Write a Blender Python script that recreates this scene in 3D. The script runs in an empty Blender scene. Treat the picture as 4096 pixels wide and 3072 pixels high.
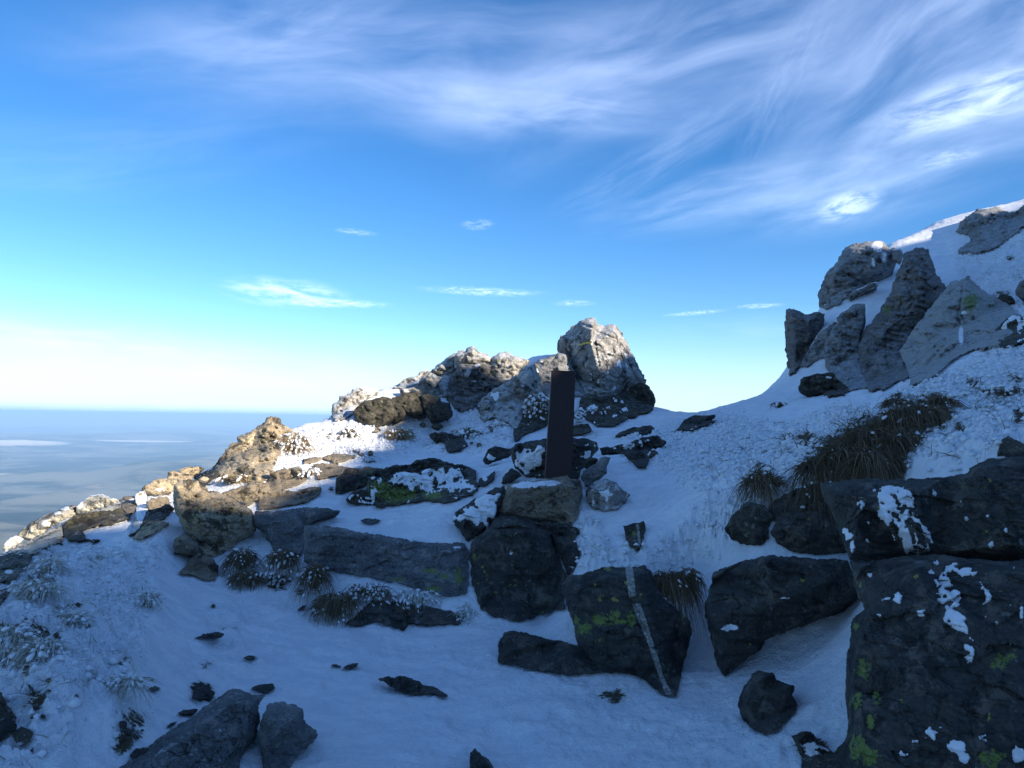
import bpy, math, random
import numpy as np
from mathutils import Matrix, Vector
from mathutils.geometry import delaunay_2d_cdt
random.seed(7)
rng = np.random.default_rng(7)
C = bpy.context.scene.collection
scn = bpy.context.scene
R = math.radians

# ------------------------------------------------------------------ camera
F0 = 2818.0                                   # focal length in photo pixels (4096 wide)
PITCH, ROLL = R(2.78), R(0.9)
cp, sp, cr, sr = math.cos(PITCH), math.sin(PITCH), math.cos(ROLL), math.sin(ROLL)
FW = np.array([0, cp, sp]); U0 = np.array([0, -sp, cp]); R0 = np.array([1.0, 0, 0])
RT = cr*R0 + sr*U0; UP = -sr*R0 + cr*U0
cam = bpy.data.objects.new('camera', bpy.data.cameras.new('camera')); C.objects.link(cam)
cam.data.sensor_width = 36; cam.data.lens = 36*F0/4096
cam.data.clip_start = 0.05; cam.data.clip_end = 900000
cam.matrix_world = Matrix(((RT[0], UP[0], -FW[0], 0), (RT[1], UP[1], -FW[1], 0), (RT[2], UP[2], -FW[2], 0), (0, 0, 0, 1)))
scn.camera = cam
scn.view_settings.view_transform = 'Standard'; scn.view_settings.look = 'None'
scn.cycles.volume_bounces = 2; scn.view_settings.gamma = 1; scn.view_settings.use_curve_mapping = False
scn.view_settings.exposure = 0.88

# ------------------------------------------------------------------ sun and sky
SUN_AZ, SUN_EL = R(130), R(20)                # clockwise from +Y (the view), above the horizon
SUN_DIR = Vector((math.sin(SUN_AZ)*math.cos(SUN_EL), math.cos(SUN_AZ)*math.cos(SUN_EL), math.sin(SUN_EL)))
sl = bpy.data.lights.new('sun', 'SUN'); sl.energy = 5.0; sl.angle = R(0.5); sl.color = (1.0, 0.88, 0.72)
so = bpy.data.objects.new('sun', sl); C.objects.link(so)
so.rotation_euler = SUN_DIR.to_track_quat('Z', 'Y').to_euler()

class NT:                                       # small node helper
    def __init__(s, tree): s.t = tree; s.n = tree.nodes; s.l = tree.links
    def put(s, node, key, v):
        if v is None: return
        if isinstance(v, bpy.types.NodeSocket): s.l.new(v, node.inputs[key])
        else:
            i = node.inputs[key]
            try: i.default_value = v
            except Exception: i.default_value = tuple(v) + (1.0,)
    def math(s, op, a, b=None, clamp=False, c=None):
        n = s.n.new('ShaderNodeMath'); n.operation = op; n.use_clamp = clamp
        s.put(n, 0, a); s.put(n, 1, b); s.put(n, 2, c); return n.outputs[0]
    def vmath(s, op, a, b=None):
        n = s.n.new('ShaderNodeVectorMath'); n.operation = op
        s.put(n, 0, a); s.put(n, 1, b)
        return n.outputs['Value'] if op in ('LENGTH', 'DOT_PRODUCT') else n.outputs[0]
    def noise(s, vec, scale, detail=4, rough=0.55, dist=0.0, col=False):
        n = s.n.new('ShaderNodeTexNoise'); s.put(n, 'Vector', vec)
        s.put(n, 'Scale', scale); s.put(n, 'Detail', detail); s.put(n, 'Roughness', rough); s.put(n, 'Distortion', dist)
        return n.outputs['Color' if col else 'Fac']
    def voro(s, vec, scale, feature='F1', rand=1.0, out='Distance'):
        n = s.n.new('ShaderNodeTexVoronoi'); n.feature = feature; s.put(n, 'Vector', vec)
        s.put(n, 'Scale', scale); s.put(n, 'Randomness', rand); return n.outputs[out]
    def mapping(s, vec, loc=(0, 0, 0), rot=(0, 0, 0), sc=(1, 1, 1), kind='POINT'):
        n = s.n.new('ShaderNodeMapping'); n.vector_type = kind; s.put(n, 'Vector', vec)
        if kind == 'POINT' or kind == 'TEXTURE': s.put(n, 'Location', loc)
        s.put(n, 'Rotation', rot); s.put(n, 'Scale', sc); return n.outputs[0]
    def step(s, v, a, b, o0=0.0, o1=1.0, smooth=True):
        n = s.n.new('ShaderNodeMapRange'); n.interpolation_type = 'SMOOTHSTEP' if smooth else 'LINEAR'
        s.put(n, 'Value', v); s.put(n, 'From Min', a); s.put(n, 'From Max', b); s.put(n, 'To Min', o0); s.put(n, 'To Max', o1)
        return n.outputs[0]
    def mix(s, f, a, b):
        n = s.n.new('ShaderNodeMix'); n.data_type = 'RGBA'; n.clamp_factor = True
        s.put(n, 'Factor', f)
        for k, v in ((6, a), (7, b)):
            if isinstance(v, bpy.types.NodeSocket): s.l.new(v, n.inputs[k])
            else: n.inputs[k].default_value = tuple(v)[:3] + (1.0,)
        return n.outputs[2]
    def attr(s, name):
        n = s.n.new('ShaderNodeAttribute'); n.attribute_name = name; return n.outputs['Fac']

def ray(x, y):                                  # photo pixel(s) -> unit directions
    x = np.asarray(x, float); y = np.asarray(y, float)
    d = FW[None]*F0 + RT[None]*(x.reshape(-1, 1)-2048) + UP[None]*(1536-y.reshape(-1, 1))
    return d/np.linalg.norm(d, axis=1, keepdims=True)
def azel(x, y):
    d = ray([x], [y])[0]; return math.atan2(d[0], d[1]), math.asin(d[2])

world = bpy.data.worlds.new('World'); scn.world = world; world.use_nodes = True
w = NT(world.node_tree); w.n.clear()
geo = w.n.new('ShaderNodeTexCoord').outputs['Generated']
sep = w.n.new('ShaderNodeSeparateXYZ'); w.l.new(geo, sep.inputs[0])
zc = w.math('MAXIMUM', sep.outputs[2], 0.012)
cmb = w.n.new('ShaderNodeCombineXYZ'); w.l.new(sep.outputs[0], cmb.inputs[0]); w.l.new(sep.outputs[1], cmb.inputs[1]); w.l.new(zc, cmb.inputs[2])
sky = w.n.new('ShaderNodeTexSky'); sky.sky_type = 'NISHITA'; sky.sun_disc = False
sky.sun_elevation = SUN_EL; sky.sun_rotation = SUN_AZ; sky.altitude = 1900; sky.air_density = 1.0; sky.dust_density = 0.3; sky.ozone_density = 2.5
w.l.new(cmb.outputs[0], sky.inputs[0])
az = w.math('ARCTAN2', sep.outputs[0], sep.outputs[1])
el = w.math('ARCSINE', sep.outputs[2])
ae = w.n.new('ShaderNodeCombineXYZ'); w.l.new(az, ae.inputs[0]); w.l.new(el, ae.inputs[1]); ae = ae.outputs[0]
# every cloud: centre in the sky (photo pixels /1.8517), half sizes in degrees, tilt, opacity, streak stretch, streak scale, softness
CL = [
 (900, 170, 34, 6.0, 5, .50, 5.0, 2.2, 0), (1500, 120, 24, 8.0, 14, .52, 4.0, 2.6, 1), (2150, 40, 19, 11.0, 20, .72, 3.0, 2.8, 2),
 (1150, 240, 17, 2.6, -3, .42, 5.0, 3.0, 3), (1900, 370, 17, 4.2, 6, .45, 5.0, 3.0, 4), (1500, 430, 12, 2.6, 10, .22, 6.0, 4.0, 5),
 (620, 70, 14, 5.0, 20, .34, 4.0, 3.0, 6), (2110, 222, 7.6, 2.3, 5, 1.0, 2.6, 2.5, 7), (1832, 440, 3.0, 1.3, 8, .9, 2.2, 3.0, 8),
 (2050, 342, 2.6, .8, 2, .45, 3.0, 3.0, 9), (620, 630, 5.6, 1.4, -2, .75, 5.5, 3.0, 10), (720, 655, 5.4, .45, 1, .8, 6.0, 3.0, 11), (1040, 629, 6.2, .45, -1, .6, 6.5, 3.0, 12),
 (1240, 655, 2.2, .35, 0, .4, 6.0, 3.0, 13), (768, 502, 2.2, .32, -2, .35, 5.0, 3.0, 14), (1030, 484, 1.7, .55, 4, .42, 3.5, 3.0, 15),
 (1500, 676, 3.1, .22, 4, .5, 7.0, 3.0, 16), (1640, 660, 2.2, .26, 1, .5, 7.0, 3.0, 17), (350, 770, 26, 2.6, -4, .34, 9.0, 2.4, 18), (150, 730, 20, 1.1, -3, .36, 9.0, 2.4, 19),
 (1700, 700, 14, 1.6, 2, .10, 8.0, 3.0, 20), (1700, 180, 9, 2.6, 58, .12, 6.0, 5.0, 21), (1450, 330, 13, 2.0, 24, .18, 6.0, 4.5, 22), (250, 330, 22, 3.5, 12, .12, 6.0, 3.0, 23)]
dens = None
wob = w.noise(ae, 2.2, 2, .5, 0, True)
wv = w.vmath('SUBTRACT', wob, (.5, .5, .5))
for (px, py, rx, ry, rot, op, st, nsc, sd) in CL:
    a, e = azel(px*1.8517, py*1.8517)
    wn = w.n.new('ShaderNodeVectorMath'); wn.operation = 'MULTIPLY_ADD'
    k = R(ry)*(1.1 if rx < 9 else 1.3)
    w.l.new(wv, wn.inputs[0]); wn.inputs[1].default_value = (k, k, 0); w.l.new(ae, wn.inputs[2])
    m = w.mapping(wn.outputs[0], (a, e, 0), (0, 0, R(rot)), (R(rx), R(ry), 1), 'TEXTURE')
    blob = w.step(w.vmath('LENGTH', m), 0.15, 1.0, 1.0, 0.0)
    ms = w.mapping(m, (sd*3.7, sd*1.9, 0), (0, 0, 0), (max(1.0, rx/ry*.22) if rx > 9 else max(1, rx/ry*.35), 1.3, 1))
    ns = w.noise(ms, nsc*(.55 if rx > 9 else .55), 9, .56 if rx > 9 else .62, .35)
    thr = w.step(ns, .22, .86) if rx > 9 else w.step(ns, .30, .66) if op > .8 else w.step(ns, .32, .70)
    dk = w.math('MULTIPLY', w.math('MULTIPLY', blob, thr), op)
    dens = dk if dens is None else w.math('SUBTRACT', w.math('ADD', dens, dk), w.math('MULTIPLY', dens, dk))
# unseen cirrus added overhead and behind to lighten the shaded snow
gs = w.noise(w.mapping(geo, (2, 1, 0), (.2, .3, .5), (.9, 2.4, 3.0)), 1.5, 8, .6, .4)
aab = w.math('ABSOLUTE', az)
gm = w.math('MAXIMUM', w.step(el, .56, .85), w.math('MULTIPLY', w.step(aab, .78, 1.25), w.step(el, .08, .4)))
gd = w.math('MULTIPLY', w.math('MULTIPLY', gm, w.step(gs, .25, .72)), .16)
dens = w.math('SUBTRACT', w.math('ADD', dens, gd), w.math('MULTIPLY', dens, gd))
skyc = w.n.new('ShaderNodeHueSaturation'); w.l.new(sky.outputs[0], skyc.inputs['Color']); skyc.inputs['Saturation'].default_value = 1.28; skyc.inputs['Hue'].default_value = .504
cloudcol = w.mix(w.step(el, 0.0, .5), (6.0, 7.6, 9.4), (4.0, 5.0, 7.4))
# pale bank of distant cloud lying on the horizon
bn = w.noise(w.mapping(ae, (0, 0, 0), (0, 0, 0), (14, 60, 1)), 1.0, 4)
top = w.math('ADD', w.math('MULTIPLY', bn, .006), -.0225)
bank = w.math('MULTIPLY', w.step(w.math('SUBTRACT', el, top), -.004, .003, 0.9, 0.0), 1.0)
hz = w.step(el, -.02, .14, .85, 0.0)
c1 = w.mix(hz, skyc.outputs[0], (2.9, 4.2, 4.95))
c2 = w.mix(dens, c1, cloudcol)
c2 = w.mix(w.step(w.math('ADD', el, w.math('MULTIPLY', bn, .006)), .0, .016, .85, 0.0), c2, (2.0, 3.4, 4.8))
bg = w.n.new('ShaderNodeBackground'); w.l.new(c2, bg.inputs[0]); bg.inputs[1].default_value = 0.12
wo = w.n.new('ShaderNodeOutputWorld'); w.l.new(bg.outputs[0], wo.inputs[0])

# ------------------------------------------------------------------ numpy noise
def _h(ix, iy, iz, s):
    n = (ix.astype(np.int64)*374761393 + iy.astype(np.int64)*668265263 + iz.astype(np.int64)*2147483647 + s*974634777) & 0xffffffff
    n = ((n ^ (n >> 13))*1274126177) & 0xffffffff
    n = ((n ^ (n >> 16))*2246822519) & 0xffffffff
    return ((n ^ (n >> 15)) & 0xffff).astype(np.float32)/32767.5 - 1
def vn(p, s=0):
    f = np.floor(p); t = (p-f).astype(np.float32); i = f.astype(np.int64)
    t = t*t*t*(t*(t*6-15)+10)
    x, y, z = i[:, 0], i[:, 1], i[:, 2]; r = 0
    for dx in (0, 1):
        wx = t[:, 0] if dx else 1-t[:, 0]
        for dy in (0, 1):
            wy = t[:, 1] if dy else 1-t[:, 1]
            for dz in (0, 1):
                wz = t[:, 2] if dz else 1-t[:, 2]
                r = r + wx*wy*wz*_h(x+dx, y+dy, z+dz, s)
    return r
def fbm(p, o=4, s=0, g=.5, ridged=False):
    a, r, n = 1.0, 0, 0
    for k in range(o):
        v = vn(p*2.03**k + k*17.3, s+k)
        r = r + a*((1-2*np.abs(v)) if ridged else v); n += a; a *= g
    return r/n
def sstep(v, a, b):
    t = np.clip((v-a)/(b-a), 0, 1); return t*t*(3-2*t)
def inpoly(x, y, poly):
    r = np.zeros(x.shape, bool); n = len(poly)
    for i in range(n):
        x1, y1 = poly[i]; x2, y2 = poly[(i+1) % n]
        if y1 == y2: continue
        c = ((y1 > y) != (y2 > y)) & (x < (x2-x1)*(y-y1)/(y2-y1)+x1)
        r ^= c
    return r
def segdist(x, y, poly):
    d = np.full(x.shape, 1e9); n = len(poly)
    for i in range(n):
        x1, y1 = poly[i]; x2, y2 = poly[(i+1) % n]
        L = (x2-x1)**2+(y2-y1)**2+1e-9
        t = np.clip(((x-x1)*(x2-x1)+(y-y1)*(y2-y1))/L, 0, 1)
        d = np.minimum(d, np.hypot(x-(x1+t*(x2-x1)), y-(y1+t*(y2-y1))))
    return d

# ------------------------------------------------------------------ photo crops -> photo pixels
CR = {'P': (0, 0, 1.8517), 'C1': (0, 1536, .6329), 'C2': (1200, 1200, .678), 'C3': (2600, 800, .6763), 'C4': (0, 2200, .6329),
      'C5': (1200, 1900, .7233), 'C6': (2600, 1800, .7668), 'D1': (2050, 1400, .3617), 'D2': (0, 1900, .3165), 'D3': (1300, 1350, .3617),
      'D4': (2800, 1500, .5859), 'D5': (900, 1600, .4521), 'S': (0, 0, 1)}
def cv(c, pts):
    ox, oy, k = CR[c]
    return [(ox+p[0]*k, oy+p[1]*k) + tuple(p[2:]) for p in pts]

# ------------------------------------------------------------------ ground control points: (x, y, horizontal distance) in P crop
G = [
 (-500,1659,3.0),(-200,1659,3.05),(0,1659,3.1),(300,1659,3.05),(700,1659,3.05),(1106,1659,3.07),(1500,1659,3.05),(1780,1659,2.95),(2212,1659,2.75),(2600,1659,2.6),
 (0,1560,3.35),(150,1500,3.3),(300,1500,3.6),(500,1500,3.8),(1106,1500,3.83),(1500,1500,3.8),(1750,1500,3.5),
 (100,1400,3.75),(300,1400,4.0),(800,1400,4.5),(1106,1400,4.5),(1540,1400,4.35),(1700,1400,4.15),(1800,1350,4.2),
 (600,1300,5.3),(430,1280,5.45),(300,1300,4.9),(100,1300,4.55),(0,1300,4.7),(-200,1300,4.9),(900,1340,4.95),(1180,1345,5.0),(1200,1325,5.0),(1520,1300,4.75),(1850,1290,4.5),
 (500,1230,5.9),(430,1240,5.85),(350,1170,6.05),(200,1200,6.3),(250,1150,6.8),(100,1230,6.0),(0,1262,5.8),(330,1110,7.2),(180,1160,6.9),
 # wall shelf
 (700,1150,5.95),(900,1178,5.5),(980,1168,5.5),(900,1110,6.1),(850,1140,5.8),(960,1090,6.0),(1000,1180,5.45),
 (700,1095,6.6),(560,1090,6.9),(800,1090,6.6),(1050,1040,6.3),(700,1030,7.6),(620,1040,7.5),(850,1000,8.1),(960,1010,8.0),
 (900,965,9.2),(780,960,9.3),(700,965,9.0),(850,925,10.2),(950,920,10.4),(720,915,10.2),(1060,930,9.6),(1040,900,10.3),
 (660,915,10.0),(600,960,8.8),(1000,960,8.9),(1080,1000,7.6),
 # post area and right snow
 (1150,1040,6.1),(1200,1022,6.1),(1260,1020,6.2),(1255,1110,5.5),(1400,1100,5.6),(1300,1180,5.1),(1250,1220,4.9),(1400,1200,4.8),(1340,1225,4.75),(1500,1050,5.4),(1480,1150,5.0),(1560,1190,4.7),
 (1300,1000,6.9),(1350,930,9.4),(1290,950,8.6),(1440,896,12.0),(1415,888,12.6),(1450,960,8.0),(1550,1000,6.1),(1380,960,8.0),
 (1600,900,9.6),(1700,950,7.0),(1650,1000,5.8),(1600,1075,5.0),(1620,1080,4.95),(1750,1050,4.8),(1800,850,9.4),(1800,900,7.6),
 (1560,882,12.6),(1680,832,13.2),(1700,800,13.6),(1900,835,10.6),(2000,805,9.6),(2212,730,8.5),(2100,765,8.8),(2212,850,6.5),(2100,900,5.8),(1900,868,6.9),
 (1800,1035,4.65),(1950,1035,4.45),(1950,885,5.6),(2050,950,5.0),(2212,900,5.2),(2212,975,4.1),(2050,1030,4.15),(1850,940,5.3),
 (1640,1190,4.5),(1700,1195,4.5),
 (839,850,10.9),(888,842,11.0),(800,862,10.8),(956,850,10.7),(1179,772,12.1),(1110,800,11.9),
 (1960,522,18.5),(2212,436,19),(2400,370,19),(2050,560,16.5),(2100,650,13),(2212,640,12),(2400,600,12),(2212,700,9.6),(2400,720,8.5),(2400,900,5.2),
 (1830,680,13.4),(1775,655,14.3),(1900,600,15),(1800,780,12.4),(1920,525,17.6),(2030,740,10.3),(1740,760,13.4)]
GP = []
for (x, y, r) in G:
    d = ray([x*1.8517], [y*1.8517])[0]; h = math.hypot(d[0], d[1])
    GP.append((math.atan2(d[0], d[1]), math.log(r), d[2]/h*r))
SKY = [(-500,1300,6.2),(0,1215,7.4),(120,1130,7.9),(250,1090,8.4),(330,1100,8.6),(450,1010,9.0),(560,950,9.6),(640,925,10.3),(700,908,11.0),(760,876,11.6),(850,842,12.0),(950,815,12.4),(1100,790,12.8),(1180,768,12.9),(1300,800,13.2),(1380,865,13.2),(1415,890,13.0),(1440,897,12.6),
       (1560,885,13.2),(1650,845,13.8),(1700,800,14.5),(1760,680,15.5),(1850,600,17.5),(1960,527,19.5),(2080,480,20),(2212,440,20.5),(2500,350,21)]
for (x, y, r) in SKY:
    d = ray([x*1.8517], [y*1.8517+6])[0]; h = math.hypot(d[0], d[1]); z = d[2]/h*r; a = math.atan2(d[0], d[1])
    GP.append((a, math.log(r), z))
    GP.append((a, math.log(r*1.25), z-r*.22)); GP.append((a, math.log(r*1.9), z-r*.9)); GP.append((a, math.log(60), z-38))
for a in range(-180, 181, 30):                 # around and behind the camera
    ar = R(a)
    GP.append((ar, math.log(.3), -1.62)); GP.append((ar, math.log(1.2), -1.62 if abs(a) < 90 else -1.6))
    if abs(a) > 50:
        s = math.sin(ar)
        GP.append((ar, math.log(3), -1.5+1.1*max(s, 0)-.8*max(-s, 0))); GP.append((ar, math.log(8), -.5+2.2*max(s, -.2)-3.2*max(-s, 0)))
        GP.append((ar, math.log(20), 3.0 if s > -.2 else -11)); GP.append((ar, math.log(60), 4 if s > -.2 else -40))
GP = np.array(GP)
def kern(A, B):
    d = np.sqrt(((A[:, None, 0]-B[None, :, 0])*1.0)**2 + ((A[:, None, 1]-B[None, :, 1])*.8)**2 + 1e-4); return d
Km = kern(GP, GP); n = len(GP)
M = np.zeros((n+1, n+1)); M[:n, :n] = Km - np.eye(n)*0.004; M[:n, n] = 1; M[n, :n] = 1
# interpolate z/r (slope) rather than z: stays even with distance
rr = np.exp(GP[:, 1]); rhs = np.append(GP[:, 2]/rr, 0); sol = np.linalg.solve(M, rhs)

azs = np.concatenate([np.arange(-180, -42, 2.0), np.arange(-42, 42.01, .115), np.arange(44, 180, 1.6)])
lrs = np.concatenate([np.linspace(math.log(.3), math.log(1.9), 26)[:-1], np.arange(math.log(1.9), math.log(24), .0048), np.linspace(math.log(24.2), math.log(60), 14)])
A_, L_ = np.meshgrid(np.radians(azs), lrs, indexing='ij')
Q = np.stack([A_.ravel(), L_.ravel()], 1)
sl_ = np.zeros(len(Q))
ca = np.radians(np.concatenate([np.arange(-180, -42, 2.0), np.arange(-42, 42.01, .46), np.arange(44, 180, 1.6)])); cl = lrs[::4]
CA, CLr = np.meshgrid(ca, cl, indexing='ij'); q2 = np.stack([CA.ravel(), CLr.ravel()], 1)
v2 = np.concatenate([kern(q2[i:i+20000], GP) @ sol[:n] + sol[n] for i in range(0, len(q2), 20000)]).reshape(CA.shape)
tmp = np.stack([np.interp(lrs, cl, v2[i]) for i in range(len(ca))])
Hs = np.stack([np.interp(np.radians(azs), ca, tmp[:, j]) for j in range(len(lrs))], 1)
Rg = np.exp(L_); X = np.sin(A_)*Rg; Y = np.cos(A_)*Rg; Z = Hs*Rg

# unseen flank right of the frame, skyline shaped to place the foreground's shade
hdir = np.array([math.sin(SUN_AZ), math.cos(SUN_AZ)]); udir = np.array([-hdir[1], hdir[0]]); tanel = math.tan(SUN_EL)
TERM = [(20,1200,7.0),(200,1108,7.4),(430,1125,6.2),(540,1105,6.0),(660,1050,7.1),(760,1010,7.7),(1215,790,5.95),(940,985,8.3),(860,922,9.6),(860,872,10.0),(720,935,9.4),(1000,790,11.2),(1130,850,11),(1340,785,12),(1880,535,14.3),(2160,447,17.2)]
tu, tk = [], []
for (x, y, r) in TERM:
    d = ray([x*1.8517], [y*1.8517])[0]; d = d/math.hypot(d[0], d[1])*r
    tu.append(d[0]*udir[0]+d[1]*udir[1]); tk.append(d[2]-(d[0]*hdir[0]+d[1]*hdir[1])*tanel)
print('TERM', sorted((round(a, 2), round(b, 2)) for a, b in zip(tu, tk)))
o = np.argsort(tu); tu = np.array(tu)[o]; tk = np.array(tk)[o]
def Kline(u):
    wgt = np.exp(-((u[..., None]-tu)/.42)**2)+1e-9
    v = (wgt*tk).sum(-1)/wgt.sum(-1)
    return np.where(u < tu[0], tk[0]+(tu[0]-u)*.25, np.where(u > tu[-1]+1, tk[-1]+(u-tu[-1]-1)*.18, v))
UU = X*udir[0]+Y*udir[1]; HH = X*hdir[0]+Y*hdir[1]
crest = 17.0
ridge = Kline(UU) + crest*tanel - np.abs(HH-crest)*np.where(HH < crest, .55, .3)
msk = sstep(np.degrees(A_), 42, 47)*(1-sstep(np.degrees(A_), 172, 180))*sstep(Rg, 6, 9)
ridge = np.minimum(ridge, 26)
Z = Z*(1-msk) + np.maximum(np.minimum(Z, Kline(UU)+HH*tanel-.15), ridge)*msk

# relief of the snow: regions by photo polygon
def project(x, y, z):
    c = x*FW[0]+y*FW[1]+z*FW[2]; c = np.maximum(c, .05)
    return 2048+F0*(x*RT[0]+y*RT[1]+z*RT[2])/c, 1536-F0*(x*UP[0]+y*UP[1]+z*UP[2])/c
PX, PY = project(X.ravel(), Y.ravel(), Z.ravel())
front = (Y.ravel() > .3)
def region(poly, soft):
    poly = cv('P', poly); i = inpoly(PX, PY, poly) & front
    d = np.full(PX.shape, 1e9); near = front & (PX > -600) & (PX < 4700) & (PY > 0) & (PY < 3700)
    d[near] = segdist(PX[near], PY[near], poly)
    return np.where(i, sstep(d, 0, soft), 0)
roughR = region([(1330,930),(1560,880),(1720,900),(1800,860),(1900,870),(1950,830),(2250,700),(2260,1000),(1950,1040),(1760,1060),(1640,1120),(1540,1210),(1420,1240),(1400,1180),(1500,1080),(1400,1020),(1330,1000)], 60)
roughL = region([(-80,1200),(120,1170),(340,1180),(420,1180),(330,1270),(330,1420),(300,1500),(200,1560),(150,1720),(-80,1720)], 70)
roughM = region([(640,930),(760,900),(1060,870),(1110,930),(1110,1000),(900,980),(820,1010),(700,1000),(560,1060),(560,950)], 30) + region([(2040,520),(2230,460),(2230,720),(2100,700)], 40) + region([(1230,1110),(1215,1230),(1300,1245),(1420,1245),(1560,1215),(1585,1120),(1480,1140),(1400,1185),(1320,1185),(1290,1120)], 18)*1.3
pathm = region([(420,1280),(640,1330),(620,1500),(500,1560),(330,1500),(380,1380)], 80)
W3 = np.stack([X.ravel(), Y.ravel(), Z.ravel()], 1)
f1 = fbm(W3*1.3, 4, 1)*.035
fine = fbm(W3*np.array([9, 9, 9]), 4, 11, .6)
lump = fbm(W3*np.array([16, 12, 16]), 3, 21, .6, True)
bil = 1-np.abs(vn(W3*22, 31))*2
grain = fbm(W3*40, 3, 41)
ROUGH = np.clip(roughR+roughL+roughM, 0, 1.3)
flow = fbm(np.stack([(X.ravel()*.75+Y.ravel()*.66)*3.2, (X.ravel()*-.66+Y.ravel()*.75)*10.0, Z.ravel()*8], 1), 4, 51, .6, True)
trod = fbm(W3*np.array([5.5, 5.5, 5.5]), 4, 15, .6)
dz = f1*1.2 + fine*.011 + trod*.016 + np.abs(trod)*.012 + grain*.004 + flow*.008 + ROUGH*(lump*.036+bil*.013+fine*.02) + roughL*flow*.045 + roughR*flow*.018 + pathm*fine*.03
# drift crest on the left bank, and a boot print in the path
cr1 = cv('P', [(345,1150),(330,1250),(335,1360),(300,1450),(240,1560)])
near = front & (PX > 200) & (PX < 900) & (PY > 2050) & (PY < 3000)
dd = np.full(PX.shape, 1e9)
for i in range(len(cr1)-1): dd[near] = np.minimum(dd[near], segdist(PX[near], PY[near], [cr1[i], cr1[i+1]]))
dz += .07*np.exp(-(dd/80)**1.3)
for (x, y, rx, ry, dp) in [(1175,1545,52,26,.012),(1090,1600,50,30,.010),(1000,1560,40,24,.010),(960,1480,44,18,.008),(1250,1470,40,18,.008),(700,1560,60,30,.012),(560,1330,40,16,.02),(480,1340,40,16,.02),(470,1390,40,18,.02),(520,1420,40,16,.018),(700,1420,50,16,.012)]:
    e = np.sqrt(((PX-x*1.8517)/(rx*1.8517))**2+((PY-y*1.8517)/(ry*1.8517))**2)
    dz += np.where(front & (Rg.ravel() < 8), -dp*(1-sstep(e, .6, 1.05))+dp*.5*np.exp(-((e-1.25)/.22)**2), 0)
Zf = (Z.ravel()+dz*sstep(Rg.ravel(), .2, 1.5)*np.clip(1.4-Rg.ravel()/40, .3, 1)).reshape(Z.shape)

# grass and soil showing through the snow, painted where the photo has it: (crop, x, y, rx, ry, strength)
BL = [('C4',250,260,130,80,.8),('C4',60,540,120,60,.9),('C4',250,600,170,90,.75),('C4',60,700,120,80,.7),('C4',430,430,140,50,.7),('C4',180,830,120,60,.6),('C4',330,110,80,110,.55),('C4',620,120,90,60,.5),
 ('C4',930,330,80,90,.5),('C4',640,420,90,120,.35),('C4',780,840,110,50,.65),('C4',560,860,80,50,.5),('C4',230,1010,90,100,.95),('C4',480,1060,70,60,.55),('C4',230,1330,90,50,.55),('C4',960,870,60,30,.6),
 ('C4',1280,890,90,75,1.0),('C4',850,1130,110,70,.8),('C4',800,1230,110,90,.85),('C4',1330,420,60,20,.3),('C4',1440,460,110,40,.55),('C4',1290,740,90,35,.55),('C4',1480,620,60,30,.35),('C4',1350,350,25,20,.6),
 ('C4',310,890,30,25,.9),('C5',1740,1220,110,50,.8),('C5',1560,1180,120,40,.3),('C4',1750,240,100,40,.8),('C4',1900,270,80,40,.6),
 ('D4',540,205,50,25,.8),('D4',250,340,30,20,.6),('D4',600,460,65,25,1.0),('D4',330,470,30,15,.7),('D4',290,540,35,20,.7),('D4',240,580,30,20,.7),('D4',450,560,60,40,.5),('D4',600,560,60,40,.5),('D4',720,470,90,60,.95),
 ('D4',1060,290,50,25,.6),('D4',1330,170,60,40,.9),('D4',1200,450,300,140,1.2),('D4',1500,330,230,150,1.2),('D4',1000,560,280,140,1.2),('D4',1600,210,110,60,1.1),('D4',1240,620,200,80,1.2),('D4',420,720,130,80,.9),('D4',800,650,130,80,1.0),
 ('D4',1930,150,110,30,.85),('D4',1880,90,60,40,.8),('D4',2060,240,160,40,.55),('D4',1900,300,150,40,.45),('D4',2150,60,80,40,.7),('D4',1780,410,50,30,.8),('D4',2180,340,60,60,.9),('D4',2060,410,60,30,.6),('D4',1700,540,60,20,.4),('D4',50,670,60,30,.6),('D4',120,560,80,80,.3),
 ('C3',2130,350,40,20,.8),('C3',2090,570,60,30,.9),('C3',2180,460,60,60,.5),('C3',1980,900,50,25,.6),('C3',1900,1100,60,30,.6),
 ('D3',270,1060,90,90,1.0),('D3',580,1040,50,30,.8),('D3',130,1100,60,30,.6),('D3',1560,1080,140,70,.9),('D3',1090,960,50,25,.7),('D3',1750,1150,60,50,.5),('D3',40,1100,70,50,.7),
 ('D3',350,1280,160,30,.7),('C2',820,760,40,20,.9),('C2',1700,790,100,30,.6),('C2',1650,740,60,60,.7),('D5',600,420,120,110,.8),('C1',280,1180,90,50,.2),('C6',850,1560,120,60,1.0),('C6',790,1500,60,30,.8),('D5',940,790,40,30,.8)]
DIRT = np.zeros(PX.shape)
for (c, x, y, rx, ry, s) in BL:
    (bx, by), = cv(c, [(x, y)]); k = CR[c][2]
    e = ((PX-bx)/(rx*k))**2+((PY-by)/(ry*k))**2
    DIRT = np.maximum(DIRT, np.where(front, s*np.exp(-e*1.1), 0))

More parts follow.
